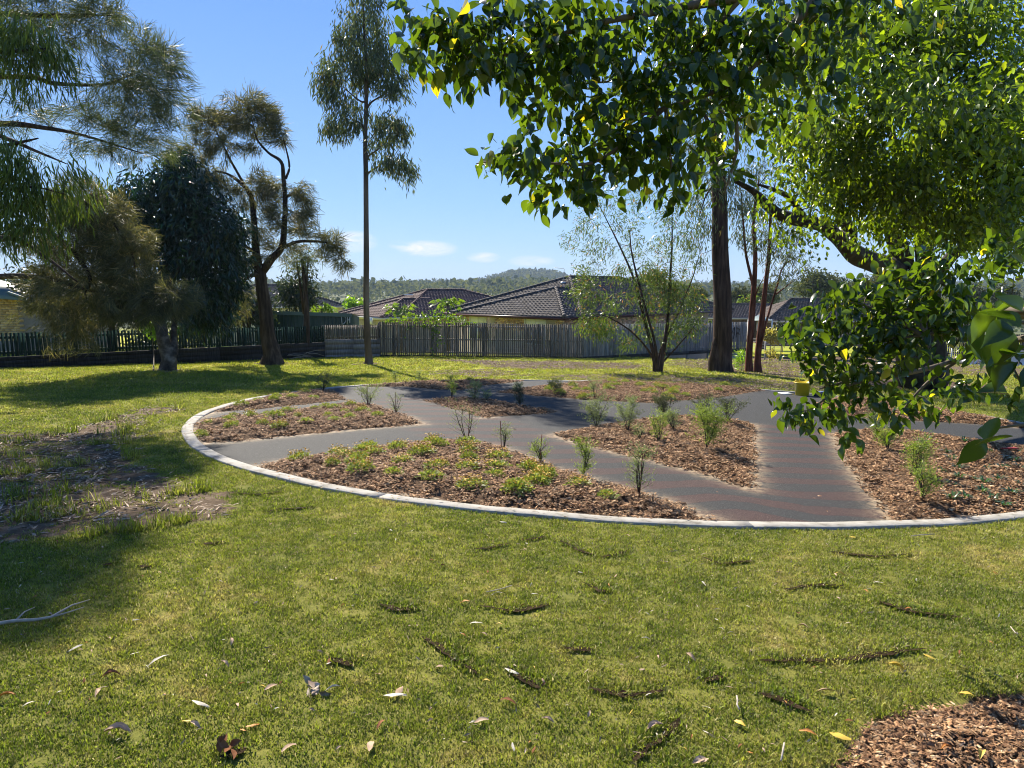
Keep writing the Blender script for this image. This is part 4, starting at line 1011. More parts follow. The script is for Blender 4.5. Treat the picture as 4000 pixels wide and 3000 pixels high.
# road and white car
M_road = simple('grey_road', [(.10, .105, .11), (.15, .155, .16)], 3, .9, .3, 40)
rp = [(18, 60), (26, 52.5), (60, 46), (60, 53.5), (30, 60), (19, 66)]
mb = MB(); xs = np.linspace(24, 75, 30); Vv = [(x, 50.5 - (x - 24) * .05 + d, float(TZ(x, 50.5 - (x - 24) * .05 + d)) + .03) for x in xs for d in (-.0, 3, 6.5)]
mb.add(np.array(Vv), np.array([(i * 3 + j, (i + 1) * 3 + j, (i + 1) * 3 + j + 1, i * 3 + j + 1) for i in range(29) for j in range(2)])); lone('road', mb, M_road, kind='structure')
M_car = simple('white_car_paint', [(.74, .75, .76), (.8, .81, .82)], 1, .25, spec=.6)
M_tyre = simple('tyre_rubber', [(.02, .02, .02), (.03, .03, .03)], 9, .8)
cx0, Yc = X_(3766, 54), 54.0; zc0 = float(TZ(cx0 + 2.4, Yc)) + .03
car = thing('parked_car', 'white car parked on the road at the right edge, bonnet to the left', 'car', (cx0, Yc, zc0))
pr = [(0, .35), (.02, .78), (.25, .96), (1.25, 1.06), (1.35, 1.08), (2.0, 1.58), (2.2, 1.64), (3.5, 1.66), (4.2, 1.5), (4.65, 1.0), (4.75, .6), (4.7, .35)]
mb = MB(); sides = [(-.05, 1), (-.86, .97), (-.86, .97)]
ring = []
for w, zz in ((-.86, 0), (.86, 0)):
    ring.append([(cx0 + x, Yc + w * (1 - max(0, z - 1.05) * .22), zc0 + z) for x, z in pr])
nP = len(pr); v = np.array(ring[0] + ring[1]); mb.add(v, [np.arange(nP)[None], np.arange(nP, 2 * nP)[None, ::-1], np.array([(i, (i + 1) % nP, nP + (i + 1) % nP, nP + i) for i in range(nP)])])
part('body', mb, M_car, car)
for nm, w0, w1 in (('side_window', 1.55, 2.55), ('side_window', 2.65, 3.95)):
    v = [(w0 + (.42 if nm and w0 < 2 else 0), 1.48), (w1, 1.52), (w1, 1.10), (w0 - .0, 1.10)]
    for sd in (-1, 1): part(nm, MB().add(np.array([(cx0 + x, Yc + sd * (.875 * (1 - max(0, z - 1.05) * .22)) , zc0 + z) for x, z in v]), np.array([(0, 1, 2, 3)])), M_glass, car)
v = [(1.40, -.70, 1.12), (1.40, .70, 1.12), (1.98, .62, 1.575), (1.98, -.62, 1.575)]; part('windscreen', MB().add(np.array([(cx0 + x - .02, Yc + y, zc0 + z + .02) for x, y, z in v]), np.array([(0, 1, 2, 3)])), M_glass, car)
for x in (.85, 3.8):
    for sd in (-1, 1):
        w = part('wheel', MB().tube([(cx0 + x, Yc + sd * .80, zc0 + .33), (cx0 + x, Yc + sd * .89, zc0 + .33)], .34, 18), M_tyre, car)
        part('tyre', MB().lathe([(.34, -.0)], (0, 0, 0), 3) if False else MB().tube([(cx0 + x, Yc + sd * .70, zc0 + .33), (cx0 + x, Yc + sd * .90, zc0 + .33)], .33, 8), M_tyre, w)
        part('rim', MB().tube([(cx0 + x, Yc + sd * .89, zc0 + .33), (cx0 + x, Yc + sd * .915, zc0 + .33)], .2, 8), M_zinc, w)
for sd in (-1, 1): part('headlight', MB().box((cx0 + .08, Yc + sd * .66, zc0 + .80), (.22, .3, .14)), M_wht, car)
part('bumper', MB().box((cx0 - .02, Yc, zc0 + .45), (.16, 1.66, .2)), M_tyre, car)
# green shed with painted letters
M_shed = simple('green_steel', [(.022, .052, .048), (.032, .066, .06)], 1.5, .45)
M_shedr = simple('green_steel_roof', [(.07, .12, .115), (.09, .14, .135)], 2, .4)
Ys = 35.0; sh = thing('garden_shed', 'dark green steel shed with white letters DH behind the picket fence', 'shed', GN(-12, 36))
xr = X_(1371, Ys); xl = X_(1000, Ys); zr, zl_ = zat(1226, Ys), zat(1213, Ys)
part('wall', MB().add(np.array([(xl, Ys, -3), (xr, Ys, -3), (xr, Ys + 2, -3), (xl, Ys + 2, -3), (xl, Ys, zl_), (xr, Ys, zr), (xr, Ys + 2, zr - .2), (xl, Ys + 2, zl_ - .2)]), np.array([(0, 1, 5, 4), (1, 2, 6, 5), (2, 3, 7, 6), (3, 0, 4, 7)])), M_shed, sh)
part('roof', MB().add(np.array([(xl - .1, Ys - .12, zl_ + .03), (xr + .12, Ys - .12, zr + .03), (xr + .12, Ys + 2.2, zr - .14), (xl - .1, Ys + 2.2, zl_ - .14)]), np.array([(0, 1, 2, 3)])), M_shedr, sh)
part('fascia', MB().add(np.array([(xl - .1, Ys - .13, zl_ - .14), (xr + .12, Ys - .13, zr - .14), (xr + .12, Ys - .13, zr + .04), (xl - .1, Ys - .13, zl_ + .04)]), np.array([(0, 1, 2, 3)])), M_shedr, sh)
i = 0; x = xl + .1
rib = MB().box((0, 0, 0), (.035, .03, 1)).mesh('panel_rib', M_shed)
while x < xr:
    zt = zl_ + (zr - zl_) * (x - xl) / (xr - xl) - .14; o = link('panel_rib', rib, sh, loc=(x - sh.location.x, Ys - .017 - sh.location.y, (zt - 3) / 2 - sh.location.z)); o.scale = (1, 1, zt + 3); x += .19
M_chalk = simple('pale_paint', [(.36, .42, .46), (.5, .55, .6)], 40, .8)
for st_ in ([(1336, 1266), (1334, 1234)], [(1332, 1233), (1344, 1232), (1350, 1242), (1350, 1256), (1343, 1265), (1335, 1267)], [(1357, 1233), (1356, 1267)], [(1366, 1234), (1366, 1262)], [(1356, 1250), (1367, 1249)]):
    part('painted_letter', MB().tube([P(a, b, Ys - .05) for a, b in st_], .024, 4), M_chalk, sh)
# brick house at the left edge, its sunlit gold put into the brick colour
hL = thing('brick_house', 'sunlit golden brick house corner at the left edge behind the picket fence', 'house', GN(-22, 29))
Yl = 28.0; xb = X_(84, Yl); zt = zat(1150, Yl)
wl = wallbox(hL, [(xb, Yl), (xb, Yl + 7), (xb - 9, Yl + 7), (xb - 9, Yl)], -3, zt, M_mort)
bricks(wl, (xb - 1.9, Yl), (xb, Yl), zat(1330, Yl), zt - .0, M_brG, 300, bl=.25, bh=.099)
part('roof', MB().add(np.array([P(-250, 1110, Yl - .8), P(30, 1135, Yl - .8), P(128, 1168, Yl - .8), P(128, 1176, Yl - .8), P(-250, 1150, Yl - .8), P(-250, 1040, Yl + 4), P(30, 1100, Yl + 8), P(135, 1150, Yl + 8)]), [np.array([(0, 1, 6, 5), (1, 2, 7, 6), (0, 4, 3, 2)]), np.array([(0, 2, 1)])]), M_shedr, hL)
part('soffit', MB().add(np.array([P(60, 1177, Yl + .1), P(118, 1200, Yl + .1), P(62, 1198, Yl + .1)]), np.array([(0, 1, 2)])), M_wht, hL)
gutter(hL, P(30, 1136, Yl - .85), P(128, 1170, Yl - .85), M_shedr, .05)
# washing line and pale garden things behind the pickets
cl = thing('clothes_line', 'silver clothes line frame in the yard behind the left fence', 'clothes line', GN(-17, 33))
part('mast', MB().tube([GN(-17, 33), P(560, 1262, 33)], .04, 6), M_zinc, cl)
for a_, b_ in (((330, 1258), (390, 1261)), ((385, 1265), (492, 1268)), ((350, 1284), (430, 1285)), ((430, 1264), (492, 1280)), ((455, 1308), (500, 1316))):
    part('arm', MB().tube([P(*a_, 33), P(*b_, 33)], .022, 5), M_zinc, cl)
yb = thing('timber_cubby', 'pale timber door frame seen through the pickets at far left', 'hut', GN(-18.4, 27.5))
part('panel', MB().box(P(176, 1355, 26.5), (.28, .05, .9)), simple('raw_pine', [(.42, .27, .14), (.52, .36, .2)], 4, .7), yb)
# ---------------------------------------------------------------- trees
def bark(name, cols, sc=1.6, st=(7, 7, .9), b=.8): return simple(name, cols, sc, .9, b, 9, .15, stretch=st)
B_dark = bark('dark_furrowed_bark', [(.018, .013, .010), (.05, .036, .028), (.10, .075, .058)])
B_iron = bark('ironbark', [(.02, .012, .009), (.055, .034, .026), (.10, .065, .05)])
B_gum = bark('smooth_gum_bark', [(.05, .036, .027), (.11, .085, .066), (.19, .155, .125)], 1.1, (3, 3, .6), .3)
B_red = bark('red_brown_bark', [(.045, .016, .010), (.12, .04, .024), (.22, .085, .05)])
B_mango = bark('blotched_grey_bark', [(.03, .024, .018), (.08, .065, .05), (.22, .19, .155)], 2.2, (2, 2, 2), .4)
B_fig = bark('grey_fig_bark', [(.018, .015, .012), (.04, .034, .028), (.075, .066, .056)], 1.2, (3, 3, 1.5), .3)
B_twig = simple('twig_bark', [(.09, .07, .05), (.17, .14, .10)], 8, .85)
B_twigd = simple('dark_twig_bark', [(.025, .02, .016), (.06, .048, .038)], 8, .85)
L_cas = leafmat('casuarina_needles', (.035, .055, .025), (.11, .14, .06), (1.4, 1.35, .8), .5, .35, (.26, .25, .12))
L_casd = leafmat('dusky_casuarina_needles', (.045, .055, .028), (.135, .14, .06), (1.5, 1.4, .8), .55, .36, (.30, .25, .12))
L_wat = leafmat('wattle_leaves', (.05, .085, .022), (.13, .20, .04), (1.8, 1.6, .5), .4, .45)
L_mango = leafmat('mango_leaves', (.010, .028, .014), (.022, .052, .022), (1.2, 1.5, .6), .28, .15, (.04, .10, .02), .5)
L_gum = leafmat('gum_leaves', (.045, .075, .035), (.12, .16, .075), (1.5, 1.4, .6), .42, .32, (.25, .20, .10))
L_wil = leafmat('willowy_leaves', (.045, .085, .025), (.12, .18, .045), (1.7, 1.6, .45), .35, .42, (.30, .16, .07))
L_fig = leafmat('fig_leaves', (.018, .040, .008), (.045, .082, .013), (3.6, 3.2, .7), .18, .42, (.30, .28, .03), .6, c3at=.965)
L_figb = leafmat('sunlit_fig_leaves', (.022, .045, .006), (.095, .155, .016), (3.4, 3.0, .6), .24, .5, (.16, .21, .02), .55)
L_far = leafmat('distant_foliage', (.05, .075, .035), (.13, .15, .075), (1.3, 1.2, .6), .9, .3, spec=.05)
L_fard = leafmat('distant_grey_foliage', (.045, .06, .035), (.10, .115, .065), (1.3, 1.2, .6), .9, .3, spec=.05)
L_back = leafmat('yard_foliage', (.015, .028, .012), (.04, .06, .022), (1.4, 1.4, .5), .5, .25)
L_bright = leafmat('bright_green_leaves', (.10, .20, .02), (.20, .34, .04), (1.8, 1.7, .5), .4, .5)
L_yel = leafmat('yellow_green_leaves', (.25, .25, .05), (.42, .38, .10), (1.5, 1.4, .6), .5, .4)
class Skel:
    """limb points that twigs can spring from"""
    def __init__(s): s.p = []; s.r = []
    def add(s, pts, rad):
        pts = np.array([tuple(p) for p in pts]); rad = np.asarray(rad, float)
        for a, b, ra, rb in zip(pts[:-1], pts[1:], rad[:-1], rad[1:]):
            k = max(2, int(np.linalg.norm(b - a) / .15))
            for i in range(k): s.p.append(a + (b - a) * i / k); s.r.append(ra + (rb - ra) * i / k)
def smoothpath(pts, rad, n=5):
    pts = np.array([tuple(p) for p in pts], float); rad = np.array(rad, float)
    if len(pts) < 3: return pts, rad
    P_ = np.vstack([2 * pts[0] - pts[1], pts, 2 * pts[-1] - pts[-2]]); o = []; r = []
    for i in range(len(pts) - 1):
        for k in range(n):
            t = k / n; a, b, c, d = P_[i:i + 4]
            o.append(.5 * ((2 * b) + (-a + c) * t + (2 * a - 5 * b + 4 * c - d) * t * t + (-a + 3 * b - 3 * c + d) * t ** 3)); r.append(rad[i] + (rad[i + 1] - rad[i]) * t)
    o.append(pts[-1]); r.append(rad[-1]); return np.array(o), np.array(r)
def grow(sk, blobs, tw_r=.012, droop=.0, down=.0, maxlen=99):
    """connect scattered cluster points to the nearest limb, nearest first; returns points, twig mesh"""
    C_ = []
    for c, r, n in blobs:
        d = rng.normal(size=(n, 3)); d /= np.linalg.norm(d, axis=1)[:, None]; d *= (rng.uniform(0, 1, n) ** .42)[:, None]
        C_.append(np.array(c) + d * np.array(r))
    C_ = np.concatenate(C_); SP = np.array(sk.p); SR = np.array(sk.r)
    d0 = np.min(np.linalg.norm(C_[:, None] - SP[None, ::max(1, len(SP) // 400)], axis=2), axis=1)
    C_ = C_[np.argsort(d0)]; nodes = np.zeros((len(SP) + len(C_) * 3, 3)); nr = np.zeros(len(nodes)); nodes[:len(SP)] = SP; nr[:len(SP)] = SR; k = len(SP)
    mb = MB(); out_d = np.zeros_like(C_)
    for i, c in enumerate(C_):
        q = nodes[:k] - c; dd = np.einsum('ij,ij->i', q, q) * (1 + .8 * (nodes[:k, 2] > c[2] + .3) * (1 if droop == 0 else 0)); j = int(np.argmin(dd)); a = nodes[j]; L_ = math.sqrt(dd[j]) + 1e-6
        m1 = a + (c - a) * .4 + (0, 0, L_ * (.12 + droop)) + rng.normal(0, .05, 3) * L_; m2 = a + (c - a) * .75 + (0, 0, L_ * (.08 + droop * .6)) + rng.normal(0, .04, 3) * L_
        ra = min(nr[j] * .7, tw_r * (1 + L_ * 1.2)); rb = max(ra * .4, tw_r * .22)
        mb.tube([a, m1, m2, c], [ra, ra * .75, (ra + rb) / 2 * .8, rb], 4)
        nodes[k:k + 3] = (m1, m2, c); nr[k:k + 3] = (ra * .75, ra * .6, rb); k += 3
        out_d[i] = norm((c - m2)[None])[0]
    return C_, out_d, mb
def foliage(mb, C_, D_, T, n, spread, L_, w, droop=.5, out=.5, flat=.0, jl=.35, zs=1.0):
    k = len(C_) * n; c = np.repeat(C_, n, 0); d = np.repeat(D_, n, 0)
    off = rng.normal(size=(k, 3)) * spread * (1, 1, zs)
    dr = d * out + norm(rng.normal(size=(k, 3))) * .8 + np.array([0, 0, -1.0]) * droop
    roll = rng.normal(size=(k, 3)) * (1, 1, 1) + np.array([0, 0, flat * 3])
    leaves(mb, T, c + off, dr, L_ * rng.uniform(1 - jl, 1 + jl, k), w * rng.uniform(.8, 1.2, k), roll)
def pb(lst, Y0=None, nmul=1.0):
    """blobs given in picture pixels at a depth -> world"""
    o = []
    for b in lst:
        x, y, rx, ry, Y, rd, n = b
        o.append((tuple(P(x, y, Y)), (rx / F * Y, rd, ry / F * Y), max(1, int(n * nmul))))
    return o
def tree(name, label, base, limbs, blobs, bark_m, leaf_m, T, nper, spread, L_, w, droop=.5, out=.5, twig_m=None, tw_r=.012, flat=0, tdroop=0, group=None, sides=9, cat='tree', zs=1.0, crown='crown', wob=.06):
    """limbs: list of (points, radii); the first is the trunk, the others are branches"""
    rt = thing(name, label, cat, base, group); sk = Skel()
    for i, (pts, rad) in enumerate(limbs):
        p, r = smoothpath(pts, rad); sk.add(p, r)
        part('trunk' if i == 0 or rad[0] > .9 * limbs[0][1][0] else 'branch', MB().tube(p, r, sides if i == 0 else 7, wob), bark_m, rt, smooth=True)
    C_, D_, tm = grow(sk, blobs, tw_r, tdroop)
    if tm.n: part('twigs', tm, twig_m or bark_m, rt)
    mb = MB(); foliage(mb, C_, D_, T, nper, spread, L_, w, droop, out, flat, zs=zs)
    part(crown, mb, leaf_m, rt)
    return rt
def flare(p, r, k=1.5): return p, r
# --- tall thin gum in the middle distance
b = GP(1440, 1425); Y = b.y; q = lambda x, y, d=0: P(x, y, Y + d)
limbs = [([b - Vector((0, 0, .1)), q(1441,1400), q(1436,1340), q(1430,1150), q(1431,950), q(1429,700), q(1427,560), q(1430,400), q(1432,250), q(1420,80), q(1425,-120)], [.20,.15,.125,.11,.10,.09,.08,.07,.055,.035,.018]),
 ([q(1429,700), q(1440,675,.2), q(1478,650,.3), q(1500,632,.4)], [.05,.04,.03,.012]), ([q(1429,625), q(1445,605), q(1475,585,-.3), q(1500,560)], [.05,.035,.025,.012]),
 ([q(1428,500), q(1405,480), q(1375,465,.4), q(1350,470)], [.045,.035,.025,.01]), ([q(1428,560), q(1412,470,.3), q(1410,410,.5)], [.04,.03,.015]),
 ([q(1429,430), q(1450,400), q(1490,375,.4), q(1540,350)], [.05,.035,.025,.01]), ([q(1428,400), q(1400,390), q(1330,330,-.4)], [.04,.03,.012]), ([q(1431,300), q(1470,230,.5), q(1500,190)], [.04,.03,.012]), ([q(1431,330), q(1400,260,.5), q(1340,190)], [.04,.03,.012])]
blobs = pb([(1430,60,95,110,Y,1.3,60),(1400,150,90,80,Y,1.3,55),(1480,180,70,80,Y,1.2,40),(1350,170,55,60,Y,1.0,30),(1300,260,60,70,Y,.9,40),(1280,330,45,60,Y,.8,28),(1450,280,80,60,Y,1.2,50),(1530,250,55,60,Y,.9,28),
  (1390,270,70,60,Y,1.1,45),(1560,330,45,45,Y,.8,24),(1510,350,50,35,Y,.8,20),(1320,380,55,35,Y,.8,22),(1365,430,50,35,Y,.8,18),(1310,490,42,40,Y,.7,22),(1350,500,50,35,Y,.7,18),(1270,520,16,12,Y,.3,4),(1400,500,30,50,Y,.7,12),
  (1520,480,45,30,Y,.7,26),(1560,510,40,40,Y,.7,26),(1500,540,45,35,Y,.7,24),(1455,560,30,30,Y,.6,10),(1470,470,30,25,Y,.5,8),(1530,620,50,25,Y,.7,24),(1575,650,42,22,Y,.6,18),(1500,650,40,30,Y,.6,12),(1600,690,22,18,Y,.4,7),(1430,-60,70,80,Y,1.2,40)], nmul=.55)
tree('gum_tree', 'tall thin straight gum with sparse grey green crown in front of the short grey fence', b, limbs, blobs, B_gum, L_gum, LANCE, 26, .13, .25, .040, 1.3, .4, twig_m=B_twigd, tw_r=.010, zs=1.3)
# --- dark casuarina with leaning crown
b = GP(1065, 1424); Y = b.y; q = lambda x, y, d=0: P(x, y, Y + d)
z1 = lambda x, y: (x / 1.1057, y / 1.1057)
def q1(x, y, d=0): return P(*z1(x, y), Y + d)
limbs = [([b + Vector((0, 0, -.1)), q(1062,1385), q(1050,1330), q(1040,1250), q(1028,1150), q1(1125,1200), q1(1120,1150)], [.50,.33,.27,.25,.22,.21,.19]),
 ([q1(1125,1180), q1(1105,1080), q1(1098,960), q1(1085,850,.5), q1(1040,790), q1(980,750), q1(930,740)], [.17,.14,.11,.09,.07,.04,.02]),
 ([q1(1135,1170), q1(1170,1120), q1(1215,1070), q1(1228,970), q1(1232,880), q1(1225,780), q1(1215,700,-.3), q1(1160,660), q1(1110,600), q1(1090,520)], [.16,.14,.12,.10,.09,.08,.06,.045,.03,.015]),
 ([q1(1215,1070), q1(1280,1045,-.3), q1(1340,1042), q1(1390,1045), q1(1440,1060), q1(1480,1120)], [.07,.055,.05,.04,.025,.012]),
 ([q1(1235,770), q1(1250,720,.4), q1(1235,640), q1(1215,570)], [.05,.04,.025,.012]), ([q1(1240,850), q1(1290,820), q1(1320,800)], [.05,.03,.012]),
 ([q1(1085,850), q1(1000,700,.6), q1(960,620), q1(930,560)], [.06,.04,.03,.012]), ([q1(1125,1190), q1(1080,1190,-.4), q1(1040,1230), q1(1020,1290)], [.09,.07,.05,.02]), ([q1(1115,1100), q1(1050,1060), q1(1010,1080)], [.07,.05,.02])]
bl = [(1110,450,55,35,26),(1150,500,50,50,34),(1020,480,60,45,28),(900,510,50,40,26),(960,520,60,45,34),(1080,540,70,50,34),(1190,580,45,55,26),(900,580,60,60,34),(830,680,80,45,38),(770,680,40,35,14),(900,740,70,50,30),(970,640,70,50,30),(1080,640,40,40,12),
  (1000,810,60,45,26),(1110,780,50,50,24),(1180,800,45,60,20),(1150,880,60,70,34),(1060,870,50,60,24),(1300,830,45,40,20),(1320,900,30,60,20),(1280,960,60,60,28),(1200,950,40,50,16),(1100,990,50,60,26),(1310,1000,40,40,14),(1390,1010,30,22,8),(1430,1040,40,35,20),(1450,1100,35,40,16),(1490,1150,20,25,8),(1395,1090,25,35,5),(1060,1130,50,50,24),(1020,1240,50,70,26),(1180,1080,50,40,16),(1260,1060,50,30,10),(990,1340,60,60,26),(870,760,40,40,14)]
blobs = pb([(x/1.1057, y/1.1057, rx/1.1057, ry/1.1057, Y, 1.0 if rx > 45 else .6, n) for x, y, rx, ry, n in bl])
tree('casuarina_tree', 'dark casuarina with forked trunk and long branch reaching right over the shed', b, limbs, blobs, B_dark, L_casd, STRIP, 30, .09, .30, .020, .1, 1.5, twig_m=B_twigd, tw_r=.012, zs=.9)
# --- mango tree
b = GP(655, 1447); Y = b.y; q = lambda x, y, d=0: P(x, y, Y + d)
limbs = [([b - Vector((0, 0, .1)), q(660,1410), q(648,1360), q(632,1300), q(628,1260,.3), q(640,1150,.8), q(650,1050,1.2), q(700,900,1.5)], [.28,.23,.20,.18,.17,.16,.13,.07]),
 ([q(668,1400), q(682,1370,.1), q(678,1310,.3), q(690,1230,.6), q(760,1100,1)], [.12,.12,.09,.07,.04]),
 ([q(645,1130,1), q(720,1020,1), q(820,900,.6)], [.12,.09,.05]), ([q(645,1100,1), q(600,960,1.4), q(560,850,1)], [.10,.08,.04]), ([q(650,1060,1), q(650,900,2), q(660,760,1.6)], [.1,.08,.04])]
bl = [(680,700,120,60,90),(600,760,130,80,110),(760,780,120,90,130),(860,890,90,80,110),(700,880,150,90,140),(560,880,120,90,90),(880,1000,80,100,120),(780,1020,120,90,130),(640,1000,90,60,50),(890,1120,55,80,70),(800,1160,90,80,90),(760,1250,80,50,40),(860,1230,50,60,34),(500,980,90,90,70),(430,880,70,70,40),(560,1120,90,80,50),(480,780,70,60,40),(700,640,60,30,30)]
blobs = pb([(x, y, rx, ry, Y + 1.2, 1.3 if rx > 60 else .6, int(n * .8)) for x, y, rx, ry, n in bl])
tree('mango_tree', 'dense dark round mango tree with pale blotched forked trunk before the picket fence', b, limbs, blobs, B_mango, L_mango, LANCE, 16, .16, .24, .062, .9, .6, tw_r=.012, twig_m=B_twigd)
# bright sucker shoot against the trunk
bb = GP(600, 1452); sk = [([bb, P(600, 1380, 22), P(590, 1290, 22)], [.02, .015, .006])]
tree('shoot', 'bright green leafy shoot left of the mango trunk', bb, sk, pb([(585,1270,42,28,22.0,.35,22),(560,1265,20,16,22,.2,6),(610,1300,22,16,22,.2,7)]), B_twig, L_bright, OVAL, 9, .07, .13, .075, .5, .5, cat='shrub', tw_r=.005)
# --- casuarina leaning in from the left, trunk outside the picture
b = GN(-15.6, 15.0); q = P
limbs = [([b, Vector((-15.12,14.88,2.31)), Vector((-14.64,15.12,5.67)), Vector((-14.04,15.36,9.87))], [.32,.26,.2,.1]),
 ([Vector((-14.40,15.24,8.07)), P(-100,-250,15.36), P(200,-260,15.12), P(500,-250,14.88)], [.09,.07,.04,.01]),
 ([Vector((-15.00,14.88,2.79)), P(-400,1050,15.12), P(0,930,14.64), P(170,1000,14.40), P(300,1100,14.40)], [.12,.09,.06,.035,.015]),
 ([Vector((-14.88,15.00,3.99)), P(-300,520,15.12), P(0,483,14.76), P(180,500,14.64), P(330,530,14.52), P(560,600,14.40)], [.12,.09,.062,.045,.028,.010]),
 ([Vector((-14.76,15.00,4.71)), P(-200,330,15.36), P(100,300,15.12), P(210,325,15.00), P(400,330,14.76), P(520,290,14.40)], [.12,.08,.05,.045,.028,.01]),
 ([Vector((-14.76,15.00,4.23)), P(-200,480,14.64), P(20,540,14.16), P(140,590,13.92), P(260,640,13.92)], [.08,.06,.045,.03,.01]),
 ([Vector((-14.40,15.12,6.87)), P(-150,60,15.36), P(150,60,15.12), P(330,60,14.88), P(440,60,14.64)], [.10,.07,.05,.03,.01]),
 ([Vector((-14.40,15.12,6.87)), P(-100,-100,15.36), P(200,-60,15.12), P(420,0,14.88)], [.09,.07,.04,.01])]
bl = [(80,-120,160,80,12.4,60),(300,-120,150,80,12.4,70),(480,-130,110,80,12.3,60),(520,-280,120,90,12.3,50),(300,-300,160,90,12.4,60),(100,-300,160,90,12.4,50),(620,-200,80,90,12.3,50),(700,-330,90,110,12.3,50),(560,-430,120,90,12.3,50),(760,-160,40,60,12.3,14),(60,20,110,60,12.4,60),(200,40,110,60,12.4,60),(330,30,90,50,12.3,50),(430,70,60,50,12.2,30),(440,20,50,30,12.2,16),(250,130,110,60,12.4,44),(380,150,70,45,12.3,26),(90,130,100,60,12.4,46),(40,250,70,80,12.3,34),(150,230,80,60,12.4,24),(240,250,60,50,12.4,14),
  (540,150,40,35,12,14),(600,180,60,55,12,40),(560,240,70,55,12,44),(640,260,50,50,12,28),(480,260,70,50,12.2,32),(450,330,80,55,12.2,40),(560,330,80,50,12,44),(640,360,60,55,12,34),(690,300,30,35,12,12),(380,390,60,40,12.2,20),(500,420,90,50,12.1,44),(620,440,70,45,12,34),(690,420,30,30,12,8),(340,450,50,40,12.2,14),(420,500,80,50,12.1,36),(520,520,80,45,12,36),(600,560,60,35,12,20),(480,590,80,35,12,26),(380,580,60,40,12,18),(650,520,45,30,12,12),
  (250,420,70,50,12.3,10),(120,400,60,60,12.3,10),(40,560,50,50,11.9,14),(100,430,50,40,12.2,14),(180,480,60,40,12.2,10),(30,480,40,40,12.2,10),(280,560,60,40,12,12)]
blobs = pb([(x - (220 if y < -50 else 0), y - (90 if y < -50 else 0), rx, ry, Y_ * 1.2, .9, int(n * (2.0 if y < -50 else .9))) for x, y, rx, ry, Y_, n in bl])
tree('casuarina_tree', 'casuarina branches with fine grey green needles reaching in across the upper left sky', b, limbs, blobs, B_dark, L_cas, STRIP, 24, .065, .23, .0105, -.05, 1.7, twig_m=B_twigd, tw_r=.0075, zs=.9)
# --- wattle with hanging bright green leaves, nearer, left edge
b = GN(-9.6, 9.2)
limbs = [([b, Vector((-9.3,9.2,2.0)), Vector((-8.8,9.1,4.4)), Vector((-8.4,9.0,6.5))], [.16,.13,.09,.04]),
 ([Vector((-9.2,9.2,2.6)), P(-200,620,9), P(60,560,8.8), P(150,540,8.8)], [.06,.04,.02,.008]), ([Vector((-9.0,9.2,3.4)), P(-150,250,9), P(60,200,8.8), P(190,190,8.8)], [.06,.04,.02,.008]),
 ([Vector((-9.3,9.2,2.2)), P(-200,900,9), P(0,760,8.8), P(120,730,8.8), P(260,760,8.8)], [.06,.04,.02,.012,.006])]
bl = [(60,190,80,90,26),(150,170,60,60,18),(190,230,40,60,10),(30,300,50,70,12),(20,80,50,60,12),(40,620,50,60,10),(20,760,60,90,18),(90,740,70,90,22),(170,760,60,80,18),(250,780,50,60,12),(60,880,80,70,22),(150,880,60,60,14),(330,720,40,50,8),(110,640,60,40,10)]
tree('wattle_tree', 'wattle with drooping bright green leaves hanging along the left edge', b, limbs, pb([(x, y, rx, ry, 8.8, .5, int(n * .55)) for x, y, rx, ry, n in bl]), B_dark, L_wat, LANCE, 34, .10, .155, .014, 1.6, .5, twig_m=B_twigd, tw_r=.006, zs=1.3)
# --- second casuarina, drooping low over the fence
b = GN(-16.8, 19.6)
limbs = [([b, Vector((-16.4,19.4,1.2)), Vector((-15.6,19.0,3.0)), Vector((-14.9,18.8,5.0))], [.28,.24,.18,.08]),
 ([Vector((-16.0,19.2,2.2)), P(100,900,18.2), P(260,960,18), P(350,1080,17.8), P(330,1150,17.8)], [.12,.09,.07,.05,.02]),
 ([Vector((-15.9,19.1,2.6)), P(150,780,18.2), P(380,820,18), P(500,960,18), P(540,1100,18)], [.1,.08,.05,.03,.015]),
 ([Vector((-16.3,19.3,1.6)), P(0,1080,18.5), P(200,1090,18), P(330,1130,18), P(480,1150,18), P(640,1170,18)], [.1,.08,.06,.04,.03,.012])]
bl = [(330,760,90,60,40),(260,830,110,80,60),(400,820,100,70,60),(330,920,120,90,90),(450,930,100,90,80),(540,960,50,80,36),(230,980,110,80,60),(420,1060,120,80,80),(540,1080,55,80,44),(300,1120,120,80,60),(140,1080,80,50,24),(170,1200,110,60,40),(330,1230,110,60,44),(250,1290,90,50,24),(450,1180,90,60,44),(90,940,60,50,16),(520,1200,70,50,30),(600,1160,70,60,46),(690,1150,60,45,44),(650,1215,70,40,40),(560,1240,50,35,14),(730,1180,28,30,14),(250,1350,50,30,5),(340,1400-50,40,26,4)]
tree('casuarina_tree', 'drooping olive brown casuarina hanging low over the picket fence at left', b, limbs, pb([(x, y, rx, ry, 18.0, .9, int(n * 1.05)) for x, y, rx, ry, n in bl]), B_dark, L_casd, STRIP, 34, .075, .24, .014, .15, 1.4, twig_m=B_twigd, tw_r=.010, zs=.9)
